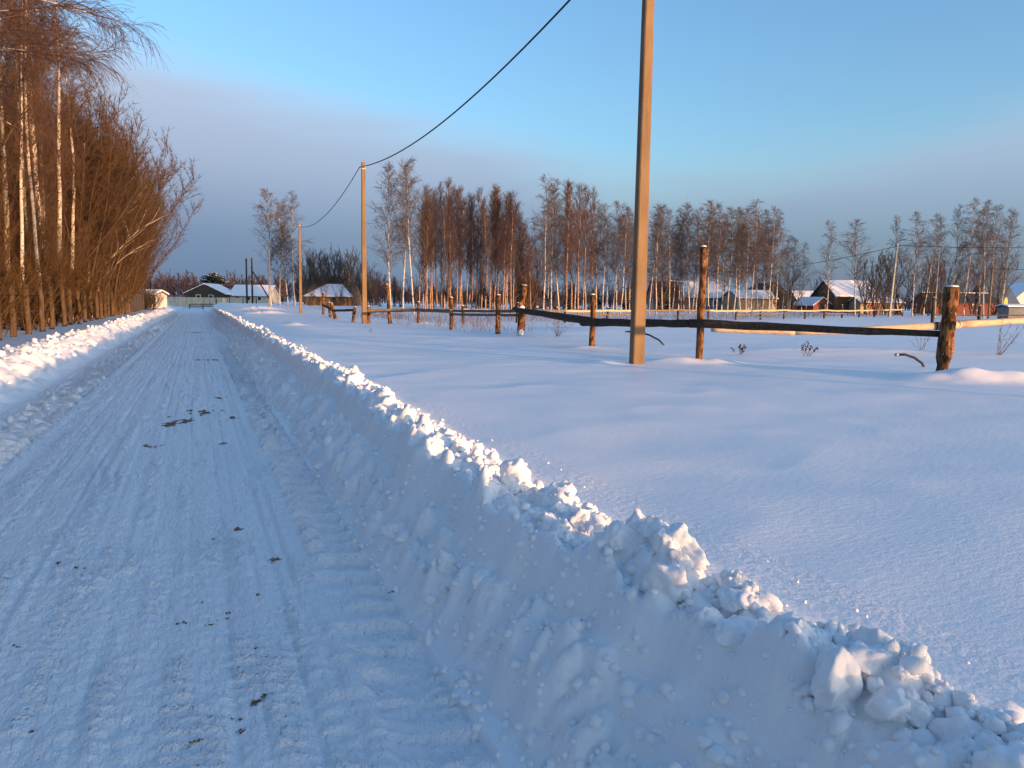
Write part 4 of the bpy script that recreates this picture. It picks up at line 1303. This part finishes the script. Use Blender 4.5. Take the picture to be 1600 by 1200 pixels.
def house(name, label, cat, x, y, rot, L, W_, wh, rh, wall, roof, snow=(0.12, 0.12), eave=0.3, wins=(), doors=(), chim=None, group='village houses', z=None, hip=0.0):
    """x along the ridge; gables at both x ends. wins/doors: (face, u, z, w, h[, material]); face f=front(-y) l=left(-x) r=right(+x)"""
    z = gz(x, y) if z is None else z
    e = empty(name, (x, y, z - 0.1), rot)
    m = MB()
    m.prism([(-W_ / 2, 0), (W_ / 2, 0), (W_ / 2, wh), (0, wh + rh), (-W_ / 2, wh)], -L / 2, L / 2)
    m.build('wall', M[wall], e)
    sl = math.hypot(W_ / 2, rh)
    k = eave / (W_ / 2)
    th = 0.09

    def slab(mb, s, lo, hi, x0, x1, ext):
        # roof plane from ridge to eave on side s, offset lo..hi above the wall plane
        y0, z0 = 0.0, wh + rh
        y1, z1 = s * (W_ / 2) * (1 + ext), wh - rh * ext
        poly = [(y0, z0 + lo), (y1, z1 + lo), (y1, z1 + hi), (y0, z0 + hi)]
        h = hip * L
        vs = [(x0, poly[1][0], poly[1][1]), (x1, poly[1][0], poly[1][1]), (x1 - h, 0, poly[0][1]), (x0 + h, 0, poly[0][1]),
              (x0, poly[2][0], poly[2][1]), (x1, poly[2][0], poly[2][1]), (x1 - h, 0, poly[3][1]), (x0 + h, 0, poly[3][1])]
        mb.add(vs, [(0, 1, 2, 3), (7, 6, 5, 4), (0, 4, 5, 1), (1, 5, 6, 2), (2, 6, 7, 3), (3, 7, 4, 0)])

    rb = MB()
    for s in (-1, 1):
        slab(rb, s, 0.004, th, -L / 2 - .25, L / 2 + .25, k)
    ro = rb.build('roof', M[roof], e)
    for s, t in zip((-1, 1), snow):
        if t:
            sb = MB()
            slab(sb, s, th + .004, th + t, -L / 2 - .2, L / 2 + .2, k * .9)
            sb.build('snow_cover', M['snow_cap'], ro)
    if chim:
        MB().box(chim - .22, chim + .22, .3, .74, wh + rh * .4, wh + rh + .75).build('chimney', M['dark_wood'], ro)
    for lst, nm in ((wins, 'window'), (doors, 'door')):
        for w in lst:
            f, u, zz, ww, hh = w[:5]
            fm, pm = MB(), MB()
            if f == 'f':
                fm.box(u - ww / 2, u + ww / 2, -W_ / 2 - .05, -W_ / 2 + .01, zz, zz + hh)
                pm.box(u - ww / 2 + .09, u + ww / 2 - .09, -W_ / 2 - .06, -W_ / 2 - .045, zz + .09, zz + hh - .09)
            else:
                s = -1 if f == 'l' else 1
                fm.box(s * (L / 2 + .05) if s < 0 else L / 2 - .01, -L / 2 + .01 if s < 0 else L / 2 + .05, u - ww / 2, u + ww / 2, zz, zz + hh)
                pm.box(*sorted((s * (L / 2 + .045), s * (L / 2 + .06))), u - ww / 2 + .09, u + ww / 2 - .09, zz + .09, zz + hh - .09)
            fo = fm.build(nm, M[w[5] if len(w) > 5 else ('frame' if nm == 'window' else 'dark_wood')], e)
            if nm == 'window':
                pm.build('pane', M['glass'], fo)
    return tag(e, label, cat, group)


house('house', 'dark gabled house with white edged roof at the far road end', 'house', 2.6, 157.5, CR + R(90), 7, 7.4, 1.9, 1.75, 'dark_wood', 'dark_roof', (.14, .14), .5, wins=[('l', -1.2, .9, .9, .8), ('l', 1.2, .9, .9, .8)])
house('house', 'low house with a broad snow covered roof behind two dark poles', 'house', 10.6, 157, CR - R(4), 7.8, 6.5, 1.5, 1.9, 'cream', 'dark_roof', (.16, .16), .4, wins=[('f', -2.2, .5, .8, .8), ('f', 0, .5, .8, .8), ('f', 2.2, .5, .8, .8)])
house('shed', 'pale shed with a rounded snow roof at the end of the board fence', 'shed', -5.6, 100.5, CR, 3.2, 3.2, 1.75, .4, 'white_wall', 'dark_roof', (.2, .2), .3, doors=[('f', 0.3, .05, .8, 1.6)])
house('barn', 'old wooden barn with a snowy hipped roof behind the second pole', 'barn', 17.6, 106, CR, 6.4, 6.0, 1.4, 1.5, 'brown_wall', 'dark_roof', (.05, .05), .5, hip=.36, doors=[('f', -.6, .1, 1.4, 1.4, 'wood')])
house('cottage', 'red brown cottage with a white window left of the white birches', 'cottage', 42.0, 94.5, CR + R(84), 4.5, 4.2, 2.6, 1.9, 'red_wall', 'red_roof', (.0, .1), .35, wins=[('l', 0.2, .8, 1.1, 1.0), ('l', 1.6, .2, .35, 2.2)])
house('house', 'house with a dark red roof right of the near pole', 'house', 63.6, 93.5, CR, 3.6, 5, 2.2, 2.0, 'grey_wall', 'red_roof', (.0, .12), .4, wins=[('f', 0, .8, .8, .9)])
house('house', 'grey gabled house with a broad snow covered roof', 'house', 68.0, 90.5, CR + R(6), 7.0, 6.0, 2.0, 2.1, 'grey_wall', 'dark_roof', (.14, .14), .4, wins=[('l', .3, 1.0, .8, .9), ('f', -1.5, .7, .9, .9), ('f', 1.2, .7, .9, .9)])
house('shed', 'long beige walled shed with a grey gable and snow roof', 'shed', 69.8, 82.0, CR + R(16), 5.9, 3.8, 1.85, .95, 'beige_wall', 'dark_roof', (.12, .12), .3)
house('house', 'brown gabled house with a chimney behind the beige shed', 'house', 80.5, 91.0, CR + R(90 + 8), 6.0, 5.4, 2.4, 1.9, 'brown_wall', 'dark_roof', (.0, .0), .4, wins=[('l', 0, 2.3, 1.0, .8)], chim=1.5)
house('house', 'low house showing only its white snow roof behind the red hut', 'house', 86.4, 88.0, CR, 5.2, 5, 1.6, 1.4, 'brown_wall', 'dark_roof', (.16, .16), .3, wins=[('f', 0, .6, .8, .8)])
house('hut', 'small red hut with a bluish snow roof and gable front', 'hut', 77.2, 78.0, CR + R(90 + 24), 3.6, 3.2, 1.05, .95, 'red_wall', 'blue_roof', (.08, .08), .3, doors=[('l', 0, .1, .9, 1.2, 'dark_wood')])
house('house', 'tall brown house with snow roof left of the leaning pole', 'house', 82.5, 77.5, CR + R(8), 6.2, 5.6, 2.4, 1.9, 'brown_wall', 'dark_roof', (.13, .13), .4, wins=[('l', 0, 1.2, .8, .8)])
house('shed', 'beige lean-to with a red door in front of the tall brown house', 'shed', 83.2, 72.9, CR + R(8), 6.0, 2.6, 1.5, .55, 'beige_wall', 'dark_roof', (.12, .12), .3, doors=[('f', -1.0, .1, 1.6, 1.3, 'red_paint')])
house('house', 'blue grey metal roofed house at the right edge', 'house', 105.5, 72.5, CR, 4.2, 5.0, 1.7, 2.5, 'brown_wall', 'blue_roof', (.0, .0), .3, wins=[('f', .5, .7, .8, .8)])
house('house', 'house with a dark green roof edged white at the frame edge', 'house', 116.5, 76.0, CR + R(90), 6.5, 6.0, 2.2, 2.6, 'white_wall', 'green_roof', (.05, .05), .4, wins=[('l', 0, 1.0, 1.0, 1.0)])
house('shed', 'small grey shed with a yellow door at the right edge', 'shed', 71.6, 46.8, CR, 2.3, 1.6, 1.35, .15, 'grey_wall', 'dark_roof', (.1, .1), .15, doors=[('f', .75, .1, .5, 1.15, 'yellow')])
house('house', 'dark low house behind the birch clump at right', 'house', 97.0, 72.0, CR, 9, 5, 1.7, 1.2, 'red_wall', 'dark_roof', (.0, .1), .4, wins=[('f', -2, .6, .9, .9), ('f', 1.5, .6, .9, .9)])
for i, (x, y, h) in enumerate([(19.5, -36.5, 9.5), (22.0, -38.5, 10.5), (17.0, -40.0, 10), (20.5, -42.5, 11), (14.5, -36, 9)]):  # unseen willows, added to throw shade on the near bank crest
    plant('willow_tree', 'unseen bare willow added behind the viewpoint to shade the near bank', 'tree', 'unseen willows added for shade', willow_v[i % 4], (M['willow'], M['willow_twig']), x, y, h, 11.0, i * 1.2, None, 1.0)
# yellow lantern-shaped sign
e = tag(empty('road_sign', (72.2, 48.2, gz(72.2, 48.2))), 'small yellow sign on a post above the grey shed at right', 'sign')
MB().tube([(0, 0, -.2), (0, 0, 1.75)], .035, 6).build('post', M['dark_wood'], e)
MB().add([(-.28, -.02, 1.6), (.28, -.02, 1.6), (.24, -.02, 1.95), (.1, -.02, 2.2), (-.1, -.02, 2.2), (-.24, -.02, 1.95), (-.28, .02, 1.6), (.28, .02, 1.6), (.24, .02, 1.95), (.1, .02, 2.2), (-.1, .02, 2.2), (-.24, .02, 1.95)],
         [(0, 1, 2, 3, 4, 5), (11, 10, 9, 8, 7, 6)] + [(i, (i + 1) % 6, 6 + (i + 1) % 6, 6 + i) for i in range(6)]).build('panel', M['yellow'], e)

# cream panel fence and a low rail fence at the road end
e = wparent(tag(empty('panel_fence', (0, 0, 0)), 'cream panel fence closing the far end of the road', 'fence'))
A, B = Vector((-4.9, 150.5, 0)), Vector((8.0, 145.0, 0))
for i in range(13):
    p, q = A.lerp(B, i / 13), A.lerp(B, (i + 1) / 13 - .006)
    z = 0.15
    d = (q - p).normalized()
    n_ = Vector((-d.y, d.x, 0)) * .03
    vs = [p - n_, q - n_, q + n_, p + n_]
    MB().add([(v.x, v.y, z) for v in vs] + [(v.x, v.y, z + 1.75) for v in vs], [(0, 3, 2, 1), (4, 5, 6, 7), (0, 1, 5, 4), (1, 2, 6, 5), (2, 3, 7, 6), (3, 0, 4, 7)]).build('panel', M['cream'], e)
e = wparent(tag(empty('wooden_fence', (0, 0, 0)), 'low dark rail fence across the far end of the road', 'fence', 'wooden paddock fences'))
A, B = Vector((-1.2, 129.5, 0)), Vector((12.5, 123.8, 0))
for i in range(8):
    p = A.lerp(B, i / 7)
    fpost(e, p.x, p.y, .85, .07, 'dark_wood', (0, 0), i)
rail(e, (A.x, A.y - .1, .75), (B.x, B.y - .1, .95), .07, 'dark_wood', seed=33)
rail(e, (A.x, A.y - .1, .45), (B.x, B.y - .1, .65), .05, 'dark_wood', seed=34)


def car(label, x, y, rz, paint, snow):
    e = tag(empty('parked_car', (x, y, gz(x, y)), rz), label, 'car', 'cars parked by the village')
    prof = [(-2.0, .35), (2.0, .35), (2.05, .75), (1.1, .92), (.55, 1.4), (-1.0, 1.42), (-1.75, .95), (-2.05, .85)]
    m = MB()
    n = len(prof)
    vs = [(px, -.8 if pz < 1.1 else -.62, pz) for px, pz in prof] + [(px, .8 if pz < 1.1 else .62, pz) for px, pz in prof]
    m.add(vs, [tuple(range(n)), tuple(range(2 * n - 1, n - 1, -1))] + [(i, (i + 1) % n, n + (i + 1) % n, n + i) for i in range(n)])
    m.build('body', M[paint], e)
    for s in (-1, 1):
        MB().add([(-.95, s * .66, 1.36), (.45, s * .66, 1.34), (.85, s * .775, 1.0), (-1.45, s * .775, 1.0)], [(0, 1, 2, 3)]).build('window', M['glass'], e)
        for px in (-1.25, 1.3):
            w = MB().tube([(px, s * .62, .31), (px, s * .82, .31)], .31, 14).build('wheel', M['rubber'], e)
            MB().tube([(px, s * .825, .31), (px, s * .835, .31)], .18, 10).build('rim', M['metal'], w)
    if snow:
        MB().add([(-1.0, -.6, 1.425), (.5, -.6, 1.405), (.5, .6, 1.405), (-1.0, .6, 1.425), (-.9, -.5, 1.53), (.4, -.5, 1.52), (.4, .5, 1.52), (-.9, .5, 1.53)],
                 [(0, 3, 2, 1), (4, 5, 6, 7), (0, 1, 5, 4), (1, 2, 6, 5), (2, 3, 7, 6), (3, 0, 4, 7)]).build('snow_cover', M['snow_cap'], e)


car('dark red car parked in front of the red brown cottage', 40.5, 85.0, CR + R(5), 'car_dark', False)
car('small white snow topped car between birch trunks left of the near pole', 51.0, 80.0, CR + R(80), 'car_white', True)
